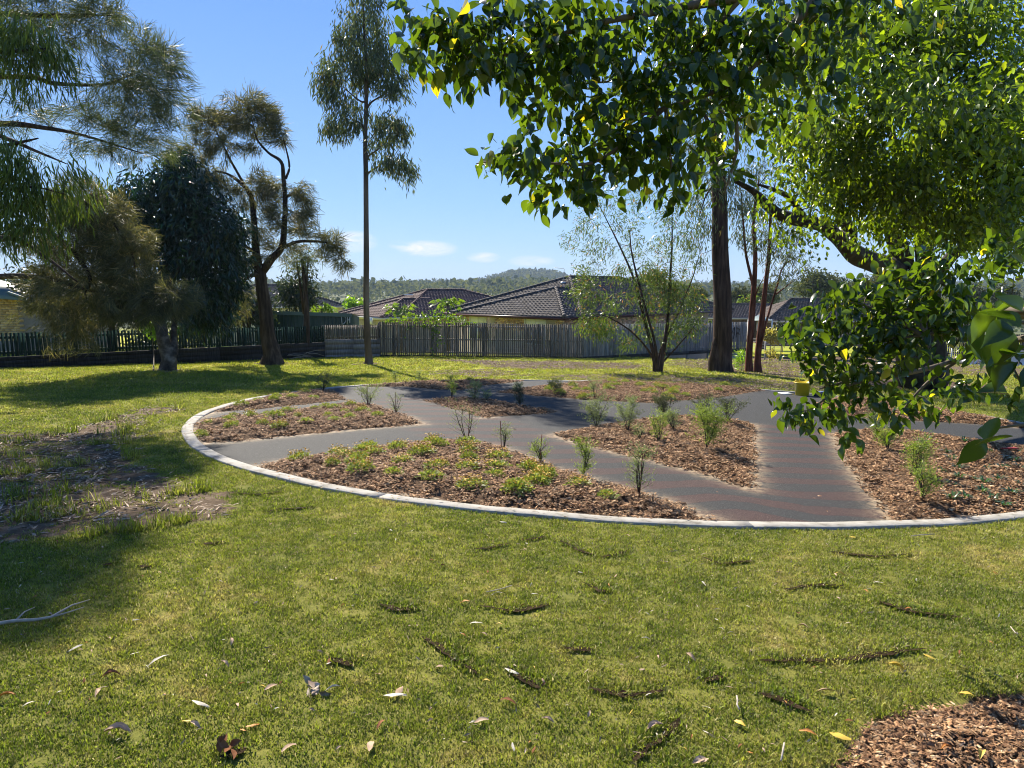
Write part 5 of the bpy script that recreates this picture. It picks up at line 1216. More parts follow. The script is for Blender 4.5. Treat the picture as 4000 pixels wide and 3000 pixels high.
# --- yard trees behind the left fence
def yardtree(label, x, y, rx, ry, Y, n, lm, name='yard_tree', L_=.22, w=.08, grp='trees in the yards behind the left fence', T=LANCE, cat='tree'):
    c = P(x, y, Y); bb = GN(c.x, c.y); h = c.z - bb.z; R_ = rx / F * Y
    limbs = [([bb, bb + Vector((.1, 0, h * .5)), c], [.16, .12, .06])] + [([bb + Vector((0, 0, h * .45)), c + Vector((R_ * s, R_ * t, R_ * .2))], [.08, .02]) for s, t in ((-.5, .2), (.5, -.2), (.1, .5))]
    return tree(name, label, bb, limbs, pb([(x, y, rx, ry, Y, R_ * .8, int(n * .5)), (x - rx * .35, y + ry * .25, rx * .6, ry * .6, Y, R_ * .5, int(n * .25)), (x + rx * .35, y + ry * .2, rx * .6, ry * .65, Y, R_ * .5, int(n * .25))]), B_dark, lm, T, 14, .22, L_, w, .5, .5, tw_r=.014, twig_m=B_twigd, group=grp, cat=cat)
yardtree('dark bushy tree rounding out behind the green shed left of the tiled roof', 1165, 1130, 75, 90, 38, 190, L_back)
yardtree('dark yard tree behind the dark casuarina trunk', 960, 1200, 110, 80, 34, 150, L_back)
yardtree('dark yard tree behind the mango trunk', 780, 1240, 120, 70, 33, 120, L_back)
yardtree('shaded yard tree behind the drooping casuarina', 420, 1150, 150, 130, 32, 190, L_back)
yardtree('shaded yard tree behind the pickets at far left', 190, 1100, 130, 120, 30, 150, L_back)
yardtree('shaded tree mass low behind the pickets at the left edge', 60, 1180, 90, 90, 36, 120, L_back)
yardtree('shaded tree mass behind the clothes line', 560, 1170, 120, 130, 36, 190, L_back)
yardtree('feathery small tree top right of the dark casuarina', 1180, 1010, 55, 40, 30, 50, L_cas, L_=.3, w=.03, T=STRIP)
yardtree('low dark hedge bush behind the pickets by the clothes line', 640, 1330, 160, 40, 33, 110, L_back, name='bush', cat='bush')
yardtree('light green bush top beyond the middle roof', 1385, 1188, 34, 16, 64, 30, L_bright, name='bush', cat='bush', L_=.4, w=.2)
# --- big iron bark
b = GP(2820, 1453); Y = b.y; q = lambda x, y, d=0: P(x, y, Y + d)
limbs = [([b - Vector((0, 0, .15)), q(2820,1425), q(2820,1380), q(2824,1250), q(2818,1100), q(2812,900), q(2808,720), q(2800,500), q(2790,250), q(2790,-100)], [.46,.39,.36,.34,.32,.29,.26,.22,.17,.08]),
 ([q(2800,560), q(2740,420), q(2680,300,.6)], [.09,.06,.02]), ([q(2800,480), q(2880,330,.4), q(2930,150)], [.09,.06,.02]), ([q(2795,350), q(2700,180,-.4), q(2640,40)], [.08,.05,.02]),([q(2808,700), q(2760,760,-.3), q(2730,850)], [.04,.03,.01])]
bl = [(2740,880,60,70,14),(2700,780,60,60,14),(2830,760,60,80,20),(2900,850,40,60,10),(2760,680,90,60,20),(2880,680,70,60,16),(2690,560,90,80,24),(2850,540,90,80,24),(2650,400,100,90,30),(2800,380,100,90,30),(2930,420,80,80,20),(2620,220,100,80,16),(2780,180,100,80,14),(2920,180,80,80,10),(2700,60,100,70,8),(2710,960,40,50,8)]
ib = tree('ironbark_tree', 'thickest dark straight trunk with fused stump, in front of the angled fence', b, limbs, pb([(x, y, rx, ry, Y, 1.1, n) for x, y, rx, ry, n in bl]), B_iron, L_gum, LANCE, 20, .2, .22, .032, 1.3, .4, twig_m=B_twigd, tw_r=.009, sides=14, wob=.05)
part('stump', MB().tube([q(2790,1456,-.15), q(2788,1420,-.15), q(2794,1385,-.12), q(2803,1330,-.05), q(2812,1290,0)], [.27,.25,.22,.19,.12], 10, .12), B_iron, ib, smooth=True)
# --- many stemmed shrubby tree
b = GP(2565, 1455); Y = b.y; q = lambda x, y, d=0: P(x, y, Y + d)
limbs = [([q(2558,1456), q(2553,1380), q(2520,1260), q(2480,1100,.3), q(2420,960,.5), q(2340,800,.6)], [.085,.07,.06,.045,.03,.012]),
 ([q(2578,1456), q(2590,1380), q(2608,1250), q(2618,1080), q(2625,950), q(2625,800)], [.09,.08,.06,.045,.03,.012]),
 ([q(2566,1456), q(2560,1350,-.3), q(2520,1200,-.4), q(2470,1000,-.5), q(2460,900)], [.06,.05,.04,.03,.012]),
 ([q(2570,1456), q(2580,1370,.3), q(2640,1240,.5), q(2700,1100,.4), q(2730,1000)], [.06,.045,.035,.025,.01]), ([q(2562,1456), q(2540,1380), q(2460,1290,-.4), q(2350,1230,-.5), q(2290,1250)], [.05,.04,.03,.02,.008]),
 ([q(2585,1420), q(2640,1360), q(2700,1290,-.4), q(2740,1230)], [.035,.03,.02,.008])]
bl = [(2280,1160,50,60,24),(2300,1260,60,45,32),(2360,1290,60,40,26),(2290,1060,55,50,20),(2380,1200,60,60,24),(2260,1110,40,50,14),(2340,960,70,50,20),(2300,880,70,60,16),(2420,1060,60,60,18),(2440,870,80,60,18),(2380,780,90,50,20),(2500,760,70,50,16),(2480,960,50,60,14),(2540,1080,70,60,32),(2600,1080,60,60,30),(2560,1180,80,60,36),(2480,1160,50,60,18),(2640,1150,70,60,34),(2700,1180,55,60,26),(2660,1270,70,50,30),(2540,1280,60,50,16),(2720,1270,35,40,12),(2640,960,60,60,18),(2700,880,60,70,16),(2600,850,60,60,16),(2670,760,70,50,16),(2450,1340,50,30,12),(2620,1330,50,30,10),(2700,1040,50,50,14),(2240,940,40,50,8),(2580,960,40,50,10)]
tree('multi_stemmed_tree', 'slender many stemmed tree with light willowy leaves before the fence corner', b, limbs, pb([(x, y, rx, ry, Y, .9, int(n * 1.2)) for x, y, rx, ry, n in bl]), B_iron, L_wil, LANCE, 17, .13, .15, .028, .6, .7, twig_m=B_twigd, tw_r=.007)
# --- triple trunk
b = GP(2945, 1455); Y = b.y; q = lambda x, y, d=0: P(x, y, Y + d)
limbs = [([q(2925,1458), q(2926,1400), q(2935,1250), q(2945,1130), q(2950,1000), q(2945,850), q(2965,700)], [.17,.13,.115,.10,.08,.06,.03]),
 ([q(2960,1458), q(2960,1400), q(2975,1250), q(2990,1120), q(3005,980), q(3010,850), q(3030,700)], [.17,.13,.11,.085,.07,.05,.02]),
 ([q(2945,1130), q(2915,1000), q(2905,900), q(2895,750)], [.06,.05,.04,.02]), ([q(2965,1380), q(2985,1290,-.2), q(3010,1200), q(3035,1120), q(3060,1040), q(3120,1000)], [.05,.045,.04,.035,.025,.01]), ([q(3030,1150), q(3070,1120), q(3110,1090)], [.03,.02,.008]), ([q(2940,1180), q(2965,1120,-.3), q(2985,1080)], [.03,.02,.01])]
bl = [(2900,800,60,60,14),(2960,780,60,60,16),(3020,850,60,60,18),(3060,930,60,50,18),(3100,1010,50,40,12),(3050,1060,50,35,10),(3000,960,50,60,16),(2950,920,40,60,10),(3110,880,50,60,12),(2900,930,35,50,6),(3130,1060,40,25,7),(2980,680,80,60,16)]
tt = tree('twin_trunk_tree', 'close pair of red brown trunks with a thin third stem right of the thick trunk', b, limbs, pb([(x, y, rx, ry, Y, .8, int(n * 1.1)) for x, y, rx, ry, n in bl]), B_red, L_gum, LANCE, 22, .17, .18, .030, 1.0, .5, twig_m=B_twigd, tw_r=.007)
bb = GP(2898, 1448); tree('shrub', 'small light green sprouting shrub between the dark trunk and the red trunks', bb, [([bb, bb + Vector((0, 0, .45))], [.02, .008])], pb([(2898,1400,26,28,bb.y,.3,22),(2885,1420,18,16,bb.y,.2,8)]), B_twig, L_bright, LANCE, 12, .06, .16, .03, -.2, .6, cat='shrub', tw_r=.005)
bb = GN(*(P(3010,1350,50).xy)); tree('shrub', 'yellow green garden shrub in front of the white door', bb, [([bb, P(3010,1320,50)], [.05, .02])], pb([(3005,1308,30,24,50,.5,34),(3030,1330,22,18,50,.4,14),(3020,1380,40,16,50,.4,10)]), B_twig, L_yel, OVAL, 12, .13, .2, .12, .1, .4, cat='shrub', tw_r=.01)
bb = GN(*(P(3055,1300,52).xy)); tree('shrub', 'dark green garden shrub left of the white door panel', bb, [([bb, P(3055,1290,52)], [.05, .02])], pb([(3050,1285,32,22,52,.5,34),(3080,1310,24,30,52,.4,20)]), B_twig, L_back, OVAL, 12, .13, .2, .1, .1, .4, cat='shrub', tw_r=.01)
# --- far ficus, with heavy arching limb
b = GP(3575, 1503); q = P
limbs = [([b - Vector((0, 0, .1)), q(3575,1440,19.6), q(3560,1300,19.4), q(3540,1150,19), q(3500,1060,18.6)], [.62,.50,.42,.38,.36]),
 ([q(3500,1060,18.6), q(3400,1020,17.5), q(3330,985,16.5), q(3270,920,15.5), q(3210,880,15), q(3120,860,14.5), q(3050,840,14), q(2985,790,13.5), q(2940,745,13), q(2860,700,12.5)], [.30,.25,.22,.17,.15,.13,.115,.09,.06,.03]),
 ([q(3330,960,16.3), q(3330,900,16), q(3290,850,15.5), q(3210,800,15), q(3130,740,14.5)], [.11,.09,.075,.06,.03]),
 ([q(3640,1500,20), q(3640,1300,19.6), q(3620,1100,19), q(3600,900,18), q(3560,700,17)], [.45,.34,.28,.2,.1]), ([q(3560,1120,19), q(3500,950,18.5), q(3460,800,17.5), q(3440,650,16.5)], [.3,.24,.17,.09]),
 ([q(3640,1100,19), q(3720,1000,18), q(3820,930,17), q(3950,860,16)], [.2,.15,.11,.05]), ([q(3150,860,14.5), q(3080,770,14), q(3020,740,13.5), q(2960,720,13)], [.07,.055,.04,.02]),
 ([q(3550,700,17), q(3450,450,14), q(3350,250,12)], [.1,.06,.03]), ([q(3560,700,17), q(3650,450,14), q(3700,200,12)], [.1,.06,.03]), ([q(3600,850,17.5), q(3800,600,14), q(3900,350,12)], [.1,.06,.03]),([q(3300,900,16), q(3250,700,14), q(3150,500,12)], [.08,.05,.02])]
bl = [(3250,300,180,140,9.5,150),(3500,250,200,150,9.5,190),(3750,250,200,150,9.5,190),(3950,300,150,160,9.5,130),(3300,450,160,120,10,150),(3550,480,200,130,10,200),(3800,520,200,130,10,200),(3200,600,130,90,10.5,100),(3420,650,160,110,10.5,170),(3650,720,180,120,10.5,190),(3900,750,160,120,10.5,150),(3300,100,200,90,10,130),(3600,70,220,90,10,170),(3900,80,180,100,10,130),
  (3180,720,90,60,11,44),(3300,780,110,60,11.5,60),(3480,830,110,60,12,66),(3650,880,110,70,12,66),(3850,900,130,70,12,80),(3080,680,70,45,11,22),(3400,880,70,50,12,26),(3220,850,60,40,12,12),(3350,950,50,30,13,8),(3960,980,90,60,12,34),(3720,960,60,40,13,16),(3880,1020,60,30,13,12),(3500,940,50,30,13,10),(3060,150,110,110,11,70),(3030,380,90,110,11,50),(3080,560,80,80,11,34),(3350,150,140,130,8,60),(3150,480,90,90,9,50),(3600,350,160,120,7.5,60),(3900,450,120,160,7.5,60),(3960,850,90,120,9,70),(3800,880,120,80,10.5,60),(3560,860,110,70,11,50),(3950,620,120,140,10,110),(3980,450,120,140,10,110),(3700,600,160,100,10,110),(3000,820,50,30,12,5),(3060,900,30,30,12.5,4),(3150,940,40,30,13,5)]
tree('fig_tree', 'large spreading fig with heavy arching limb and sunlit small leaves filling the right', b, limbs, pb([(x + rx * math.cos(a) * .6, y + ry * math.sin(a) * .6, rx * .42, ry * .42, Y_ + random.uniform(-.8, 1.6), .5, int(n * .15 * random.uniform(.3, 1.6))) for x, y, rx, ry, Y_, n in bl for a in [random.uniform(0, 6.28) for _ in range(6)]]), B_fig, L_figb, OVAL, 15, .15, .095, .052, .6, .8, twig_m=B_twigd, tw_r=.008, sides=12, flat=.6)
# --- distant trees right of the houses
M_tk = B_dark
def far_tree(label, x, y, rx, ry, Y, n, lm=L_far):
    c = P(x, y, Y); bb = GN(c.x, c.y); R_ = rx / F * Y; h = c.z - bb.z
    limbs = [([bb, bb.lerp(c, .6) + Vector((.3, 0, 0)), c + Vector((0, 0, R_ * .2))], [.22, .16, .05])] + [([bb.lerp(c, .5), c + Vector((R_ * s * .7, R_ * t * .7, R_ * .25))], [.12, .03]) for s, t in ((-.8, .2), (.8, -.2), (.3, .7), (-.3, -.7))]
    bl = [(x, y, rx * .55, ry * .6, Y, R_ * .5, n * .3)]
    for k in range(6):
        a = random.uniform(0, 6.28); d = random.uniform(.4, .75); bl.append((x + rx * d * math.cos(a), y + ry * d * math.sin(a) * .8, rx * random.uniform(.28, .42), ry * random.uniform(.22, .38), Y, R_ * .5, n * .12))
    tree('gum_tree', label, bb, limbs, pb(bl), M_tk, lm, LANCE, 14, .42, .55, .22, .3, .3, tw_r=.03, group='gum trees beyond the far right roofs')
for a in (('feathery gum tree crown just left of the aerial pole', 2890,1160,50,50,96,60,L_fard),('broad layered gum tree above the ridge right of the aerial', 3175,1110,110,70,92,190,L_far),('tall gum crown at the left of the far right tree line', 2990,1150,55,50,94,70,L_far),('rounded grey green gum above the right roof ridge', 3270,1135,70,50,98,100,L_fard),
   ('gum tree crown ending the tree line at the fig leaves', 3370,1130,60,50,95,80,L_far),('bright green lower crown behind the roof gap', 2930,1195,50,28,84,50,L_wil),('gum crown behind the many stemmed tree', 2540,1120,110,70,86,170,L_fard),('gum crown left of the thick dark trunk', 2690,1150,80,50,90,90,L_far),
   ('gum tree seen through leaves at the right edge', 3930,1170,70,60,90,90,L_fard),('gum tree behind the light pole on the far right', 3790,1150,60,50,92,70,L_fard),('darker gum crown behind the fig limb', 3480,1110,80,80,70,120,L_fard)): far_tree(*a)
lpo = thing('light_pole', 'thin grey pole rising behind the car at the far right', 'pole', GN(X_(3915, 80), 80)); part('mast', MB().tube([GN(X_(3912, 80), 80), P(3916, 1120, 80)], .07, 6), M_zinc, lpo)
# --- wooded hills: crowns far too many to count
def crowns(name, pts, size, lm, n=26, rs=.32):
    mb = MB(); k = len(pts); c = np.repeat(pts, n, 0); s = np.repeat(size, n)
    d = norm(rng.normal(size=(k * n, 3))) * (rng.uniform(.35, 1, k * n) ** .5)[:, None]
    d[:, 2] = np.abs(d[:, 2]) * .95 - .25
    pos = c + d * s[:, None] * (1, 1, .8); leaves(mb, OVAL, pos, norm(rng.normal(size=(k * n, 3))) , s * rs, s * rs * .8)
    lone(name, mb, lm, kind='stuff')
def band(n, y0, y1, sx=.85):
    y = rng.uniform(y0, y1, n); x = rng.uniform(-sx, sx, n) * y; return x, y
x, y = band(900, 150, 520, .8); s = rng.uniform(4, 9.5, len(x)); z = TZ(x, y) + rng.uniform(2, 6.5, len(x))
ok = (y > 330) | (rng.uniform(size=len(x)) < .35); x, y, s, z = x[ok], y[ok], s[ok], z[ok]
crowns('woodland', np.c_[x, y, z], s, L_far, 46, .26)
x, y = band(1300, 520, 950); s = rng.uniform(6, 13, len(x)); crowns('woodland', np.c_[x, y, TZ(x, y) + rng.uniform(4, 9, len(x))], s, L_far, 20, .42)
x, y = band(1500, 950, 1900); s = rng.uniform(8, 13, len(x)); crowns('woodland', np.c_[x, y, TZ(x, y) + rng.uniform(4, 9, len(x))], s, L_fard, 13, .5)
x = rng.normal(45, 85, 500); y = rng.normal(1330, 140, 500); s = rng.uniform(7, 12, 500); crowns('woodland', np.c_[x, y, TZ(x, y) + rng.uniform(4, 10, 500)], s, L_fard, 22, .42)
x, y = band(2600, 1900, 4200); s = rng.uniform(16, 26, len(x)); crowns('woodland', np.c_[x, y, TZ(x, y) + 5], s, L_fard, 8, .6)
# ---------------------------------------------------------------- fig branches close to the camera
b = GN(5.6, .2)
limbs = [([b - Vector((0, 0, .1)), Vector((5.5, .3, 1.0)), Vector((5.2, .6, 2.3)), Vector((4.8, .9, 3.6)), Vector((4.4, 1.2, 4.6))], [.30, .24, .20, .15, .08]),
 ([Vector((5.2,.6,2.3)), P(4000,-450,3.6), P(3300,-150,3.5), P(2900,-20,3.4), P(2600,40,3.3), P(2252,112,3.2), P(2076,217,3.1), P(1900,200,3.0), P(1720,170,2.95)], [.12,.06,.035,.025,.017,.012,.009,.006,.003]),
 ([P(3300,-150,3.5), P(3050,150,3.4), P(2850,330,3.4), P(2600,420,3.3), P(2400,480,3.2)], [.03,.018,.012,.009,.004]),
 ([P(2900,-20,3.4), P(2700,200,3.5), P(2500,300,3.6), P(2250,330,3.6)], [.02,.012,.008,.003]),
 ([P(2600,420,3.3), P(2350,620,3.2), P(2180,640,3.15), P(2000,620,3.1), P(1860,640,3.1)], [.010,.008,.006,.004,.002]),
 ([P(2850,330,3.4), P(2880,560,3.4), P(2830,760,3.4)], [.012,.009,.004]), ([P(2600,420,3.3), P(2620,620,3.3), P(2640,760,3.3)], [.009,.007,.003]),
 ([Vector((5.4,.4,1.3)), P(4300,1230,3.4), P(4000,1235,3.9), P(3860,1270,4.2), P(3740,1280,3.83), P(3600,1310,3.92), P(3400,1330,4.00)], [.06,.022,.020,.017,.013,.010,.005]),
 ([P(4300,1300,3.2), P(3950,1330,3.9), P(3750,1400,4.3), P(3560,1455,3.92), P(3380,1470,4.00), P(3200,1520,4.00)], [.03,.018,.015,.013,.009,.004]),
 ([P(3750,1400,4.3), P(3640,1480,4.3), P(3560,1560,4.3), P(3500,1640,4.3)], [.014,.010,.007,.003]), ([P(3560,1455,3.92), P(3330,1500,4.00), P(3220,1560,4.00), P(3165,1600,4.00), P(3080,1612,4.00)], [.012,.009,.007,.005,.002]),
 ([P(3600,1310,3.92), P(3450,1220,4.00), P(3300,1170,4.09)], [.014,.008,.003]), ([P(3860,1270,4.2), P(3700,1130,3.83), P(3650,1030,3.92)], [.014,.008,.003])]
bl = [(1560,60,40,35,2.9,2),(1640,110,60,60,2.9,8),(1620,230,50,50,2.9,4),(1720,170,70,80,2.95,12),(1700,320,60,40,2.95,4),(1820,160,80,100,3.0,14),(1850,290,70,60,3.0,9),(1960,120,90,90,3.0,16),(1980,280,80,70,3.05,12),(2080,200,80,110,3.1,15),(2060,370,60,50,3.1,7),(2180,120,100,90,3.2,20),(2180,300,90,90,3.2,18),(2170,430,70,60,3.2,7),
 (2320,150,120,110,3.3,26),(2320,350,110,110,3.3,24),(2300,520,90,70,3.2,13),(2480,130,130,110,3.4,28),(2480,350,120,120,3.4,28),(2450,560,110,90,3.3,20),(2420,720,90,60,3.2,10),(2640,150,130,120,3.4,30),(2640,380,120,120,3.4,28),(2600,600,110,100,3.3,20),(2580,770,80,60,3.3,9),(2800,130,130,110,3.4,28),(2800,350,110,120,3.4,24),(2760,560,90,90,3.4,13),(2800,720,50,50,3.4,5),(2960,100,130,100,3.4,22),(2960,300,110,110,3.4,16),(2930,480,70,60,3.4,5),(3120,80,120,80,3.5,14),(3100,260,90,90,3.5,8),(3280,50,120,60,3.5,16),(3300,180,80,80,3.5,9),(3180,260,80,90,3.5,9),(3260,420,50,60,3.5,5),(3060,450,60,70,3.5,6),(3200,370,60,70,3.5,4),(3450,20,120,40,3.5,7),(3650,10,120,40,3.5,6),(3850,0,120,40,3.5,6),
 (1930,640,100,20,3.1,6),(1960,560,30,30,3.1,2),(2060,680,60,50,3.1,6),(2040,620,50,30,3.1,3),(2160,640,80,60,3.15,9),(2130,760,60,40,3.15,6),(2260,700,80,80,3.2,10),(2250,820,50,30,3.2,3),(2000,840-90,30,30,3.1,2),
 (3120,1300,60,50,4.00,7),(3200,1230,70,50,4.09,10),(3200,1340,90,70,4.00,16),(3300,1170,80,50,4.09,11),(3330,1280,100,80,4.00,20),(3330,1400,90,60,4.00,14),(3440,1120,90,60,4.09,14),(3460,1240,100,80,4.00,22),(3470,1370,100,70,3.92,18),(3580,1080,90,60,4.00,13),(3600,1180,90,70,3.92,18),(3600,1330,90,70,3.92,14),(3700,1240,80,90,3.83,13),(3680,1060,60,50,3.92,6),(3740,1120,70,60,3.83,9),(3260,1470,80,50,4.00,10),(3400,1480,80,50,3.92,9),(3350,1560,60,50,4.00,7),
 (3110,1610,50,25,4.00,5),(3060,1600,30,20,4.00,3),(3150,1660,40,30,4.00,3),(3330,1640,70,30,3.92,7),(3240,1690,60,30,3.92,6),(3440,1600,70,60,3.83,8),(3560,1560,80,60,4.3,9),(3520,1660,60,50,4.3,6),(3640,1600,60,60,4.3,6),(3720,1480,70,60,4.2,6),(3820,1420,60,60,4.1,5),(3780,1330,60,60,4.2,6),(3850,1230,60,70,4.0,8),(3880,1100,60,60,4.1,5),(3950,1000,60,60,4.0,7),(3960,900,60,80,3.9,8),(3850,1580,60,60,4.1,5),(3930,1500,50,60,4.0,4),(3600,980,60,40,4.00,4)]
rt = thing('fig_tree', 'near fig branches with large glossy backlit leaves hanging across the top and right', 'tree', b)
sk = Skel()
for i, (pts, rad) in enumerate(limbs):
    p, r = smoothpath(pts, rad); sk.add(p, r)
    part('trunk' if i == 0 else 'branch', MB().tube(p, r, 10 if i == 0 else 7, .05), B_fig if i == 0 else B_twig, rt, smooth=True)
C_, D_, tm = grow(sk, pb([(x, y, rx, ry, Y_, .38, n) for x, y, rx, ry, Y_, n in bl]), .0035, 0)
part('twigs', tm, B_twig, rt)
def figleaf(bend, curl, tipx):
    mb = MB(); V = []; prof = [(0, .0), (.06, .16), (.18, .36), (.34, .48), (.5, .47), (.66, .36), (.8, .19), (.89, .07), (1.0, .0)]
    for u, w in prof:
        z = bend * (u * u) * .5; x = tipx * u * u * .3
        V += [(x - w * .58, u, z + curl * w), (x, u, z - .0), (x + w * .58, u, z + curl * w)]
    f = []
    for i in range(len(prof) - 1):
        for s in (0, 1): f.append((i * 3 + s, i * 3 + s + 1, i * 3 + s + 4, i * 3 + s + 3))
    return np.array(V), np.array(f)
LV = [figleaf(*q_) for q_ in ((.0, .25, 0), (-.5, .35, .5), (-.8, .2, -.6), (.4, .4, .3), (-.3, .6, -.3), (-1.1, .15, .2), (-.6, -.15, .4), (.2, .1, -.5))]
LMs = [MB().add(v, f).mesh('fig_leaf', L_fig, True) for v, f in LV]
items = []
for c, d in zip(C_, D_):
    for k in range(6):
        o = np.array(c) - d * rng.uniform(0, .16) + rng.normal(size=3) * .034
        dr = norm((d * .7 + rng.normal(size=3) * .55 + np.array([0, 0, -.75]))[None])[0]
        items.append((o, dr, rng.uniform(.042, .090)))
for (x, y, Y_, n) in ((3900,1270,1.75,3),(3965,1290,1.65,4),(3960,1430,1.7,3),(3990,1530,1.65,2),(3960,1640,1.7,2),(3830,1690,1.9,2),(3990,1700,1.6,2),(3870,1370,1.9,2),(3990,1180,1.7,3)):
    for k in range(n):
        items.append((np.array(P(x, y, Y_)) + rng.normal(size=3) * .03, norm((rng.normal(size=3) * .6 + np.array([-.5, 0, -.6]))[None])[0], rng.uniform(.075, .10)))
tb_ = MB().tube([P(4200,1300,1.7), P(4000,1260,1.7), P(3900,1250,1.75)], [.008,.005,.002], 5).tube([P(4200,1650,1.7), P(3980,1660,1.7), P(3840,1680,1.85)], [.006,.004,.002], 5).tube([P(4200,1480,1.7), P(3990,1500,1.7), P(3950,1420,1.72)], [.006,.004,.002], 5)
part('branch', tb_, B_twig, rt)
items.sort(key=lambda q_: q_[0][1] / q_[2])
rest = MB(); base = np.array(rt.location)
for i, (o, dr, L_) in enumerate(items):
    k = int(rng.integers(0, 8)); t_ = dr; s_ = norm(np.cross(t_, rng.normal(size=3))[None])[0]; n__ = np.cross(s_, t_)
    # leaves turn their upper faces to the sky
    up = np.array([-.1, -.1, 1.0]) + .6 * rng.normal(size=3); s_ = norm(np.cross(t_, up)[None])[0]; n__ = np.cross(s_, t_)
    if i < 300:
        M = Matrix(((s_[0], t_[0], n__[0], 0), (s_[1], t_[1], n__[1], 0), (s_[2], t_[2], n__[2], 0), (0, 0, 0, 1))) @ Matrix.Scale(L_, 4); M.translation = Vector(o - base)
        q_ = link('leaf', LMs[k], rt); q_.matrix_local = M
    else:
        v, f = LV[k]; rest.add(v @ (np.stack([s_, t_, n__]) * L_) + o, f)
part('leaves', rest, L_fig, rt, kind='stuff', smooth=True)
print('near leaves', len(items))
# ---------------------------------------------------------------- saplings
L_sap = leafmat('fine_grey_green_leaves', (.14, .19, .10), (.28, .34, .18), (1.3, 1.3, .6), .6, .4)
L_sapg = leafmat('fine_fresh_green_leaves', (.11, .18, .045), (.24, .33, .08), (1.5, 1.4, .5), .5, .45)
L_sapd = leafmat('fine_dusky_leaves', (.045, .06, .035), (.10, .12, .065), (1.2, 1.2, .6), .6, .35)
M_stake = simple('red_brown_stake', [(.10, .035, .02), (.18, .07, .04)], 10, .8)
def bedfor(x, y):
    best = max(BED, key=lambda k: float(sdf(BED[k], np.array(x), np.array(y)))); return best
def sapling(px, py, h, w, label, lm=L_sap, n=1.0, stems=4, ls=.020, stake=None, name='sapling'):
    g_ = GP(px, py); kb = bedfor(g_.x, g_.y); d_, z_ = bedz(kb, np.array([g_.x]), np.array([g_.y])); g_.z = max(g_.z, float(z_[0]))
    Y = g_.y; H = h / F * Y; Wd = w / F * Y / 2
    rt = thing(name, label, 'sapling', g_, 'young native shrubs planted in the beds')
    sm = MB(); tips = []; td = []
    for s in range(stems):
        a = random.uniform(0, 6.28); l_ = random.uniform(.2, 1.0); top = g_ + Vector((math.cos(a) * Wd * l_, math.sin(a) * Wd * l_, H * random.uniform(.7, 1.0)))
        mid = g_.lerp(top, .5) + Vector((random.gauss(0, .02), random.gauss(0, .02), .03)); pts, rd = smoothpath([g_, mid, top], [.006, .0045, .0015], 4); sm.tube(pts, rd, 4)
        for k in range(max(5, int(H / .035))):
            t = random.uniform(.15, 1); c = Vector(pts[min(len(pts) - 1, int(t * len(pts)))]); a2 = random.uniform(0, 6.28); ll = Wd * random.uniform(.3, 1.1) * (1.1 - .6 * t) + .02
            e = c + Vector((math.cos(a2) * ll, math.sin(a2) * ll, ll * random.uniform(.3, 1.1))); sm.tube([c, e], [.002, .0008], 3)
            for m_ in range(3): q_ = c.lerp(e, .35 + .3 * m_); tips.append(tuple(q_)); td.append(tuple((e - c).normalized()))
    part('stem', sm, B_twigd, rt)
    fb = MB(); foliage(fb, np.array(tips), np.array(td), STRIP, max(2, int(6 * n)), .018, ls, ls * .33, -.2, .9); part('foliage', fb, lm, rt)
    if stake:
        p_ = g_ + Vector((random.uniform(-.03, .03), -.02, 0)); lone('garden_stake', MB().tube([p_ - Vector((0, 0, .05)), p_ + Vector((random.uniform(-.03, .03), 0, stake / F * Y))], .0055, 5), M_stake, stake_lab(label), 'stake', 'thin garden stakes beside young shrubs')
def stake_lab(l_): return 'thin red brown stake beside the ' + ' '.join(l_.split()[:9])
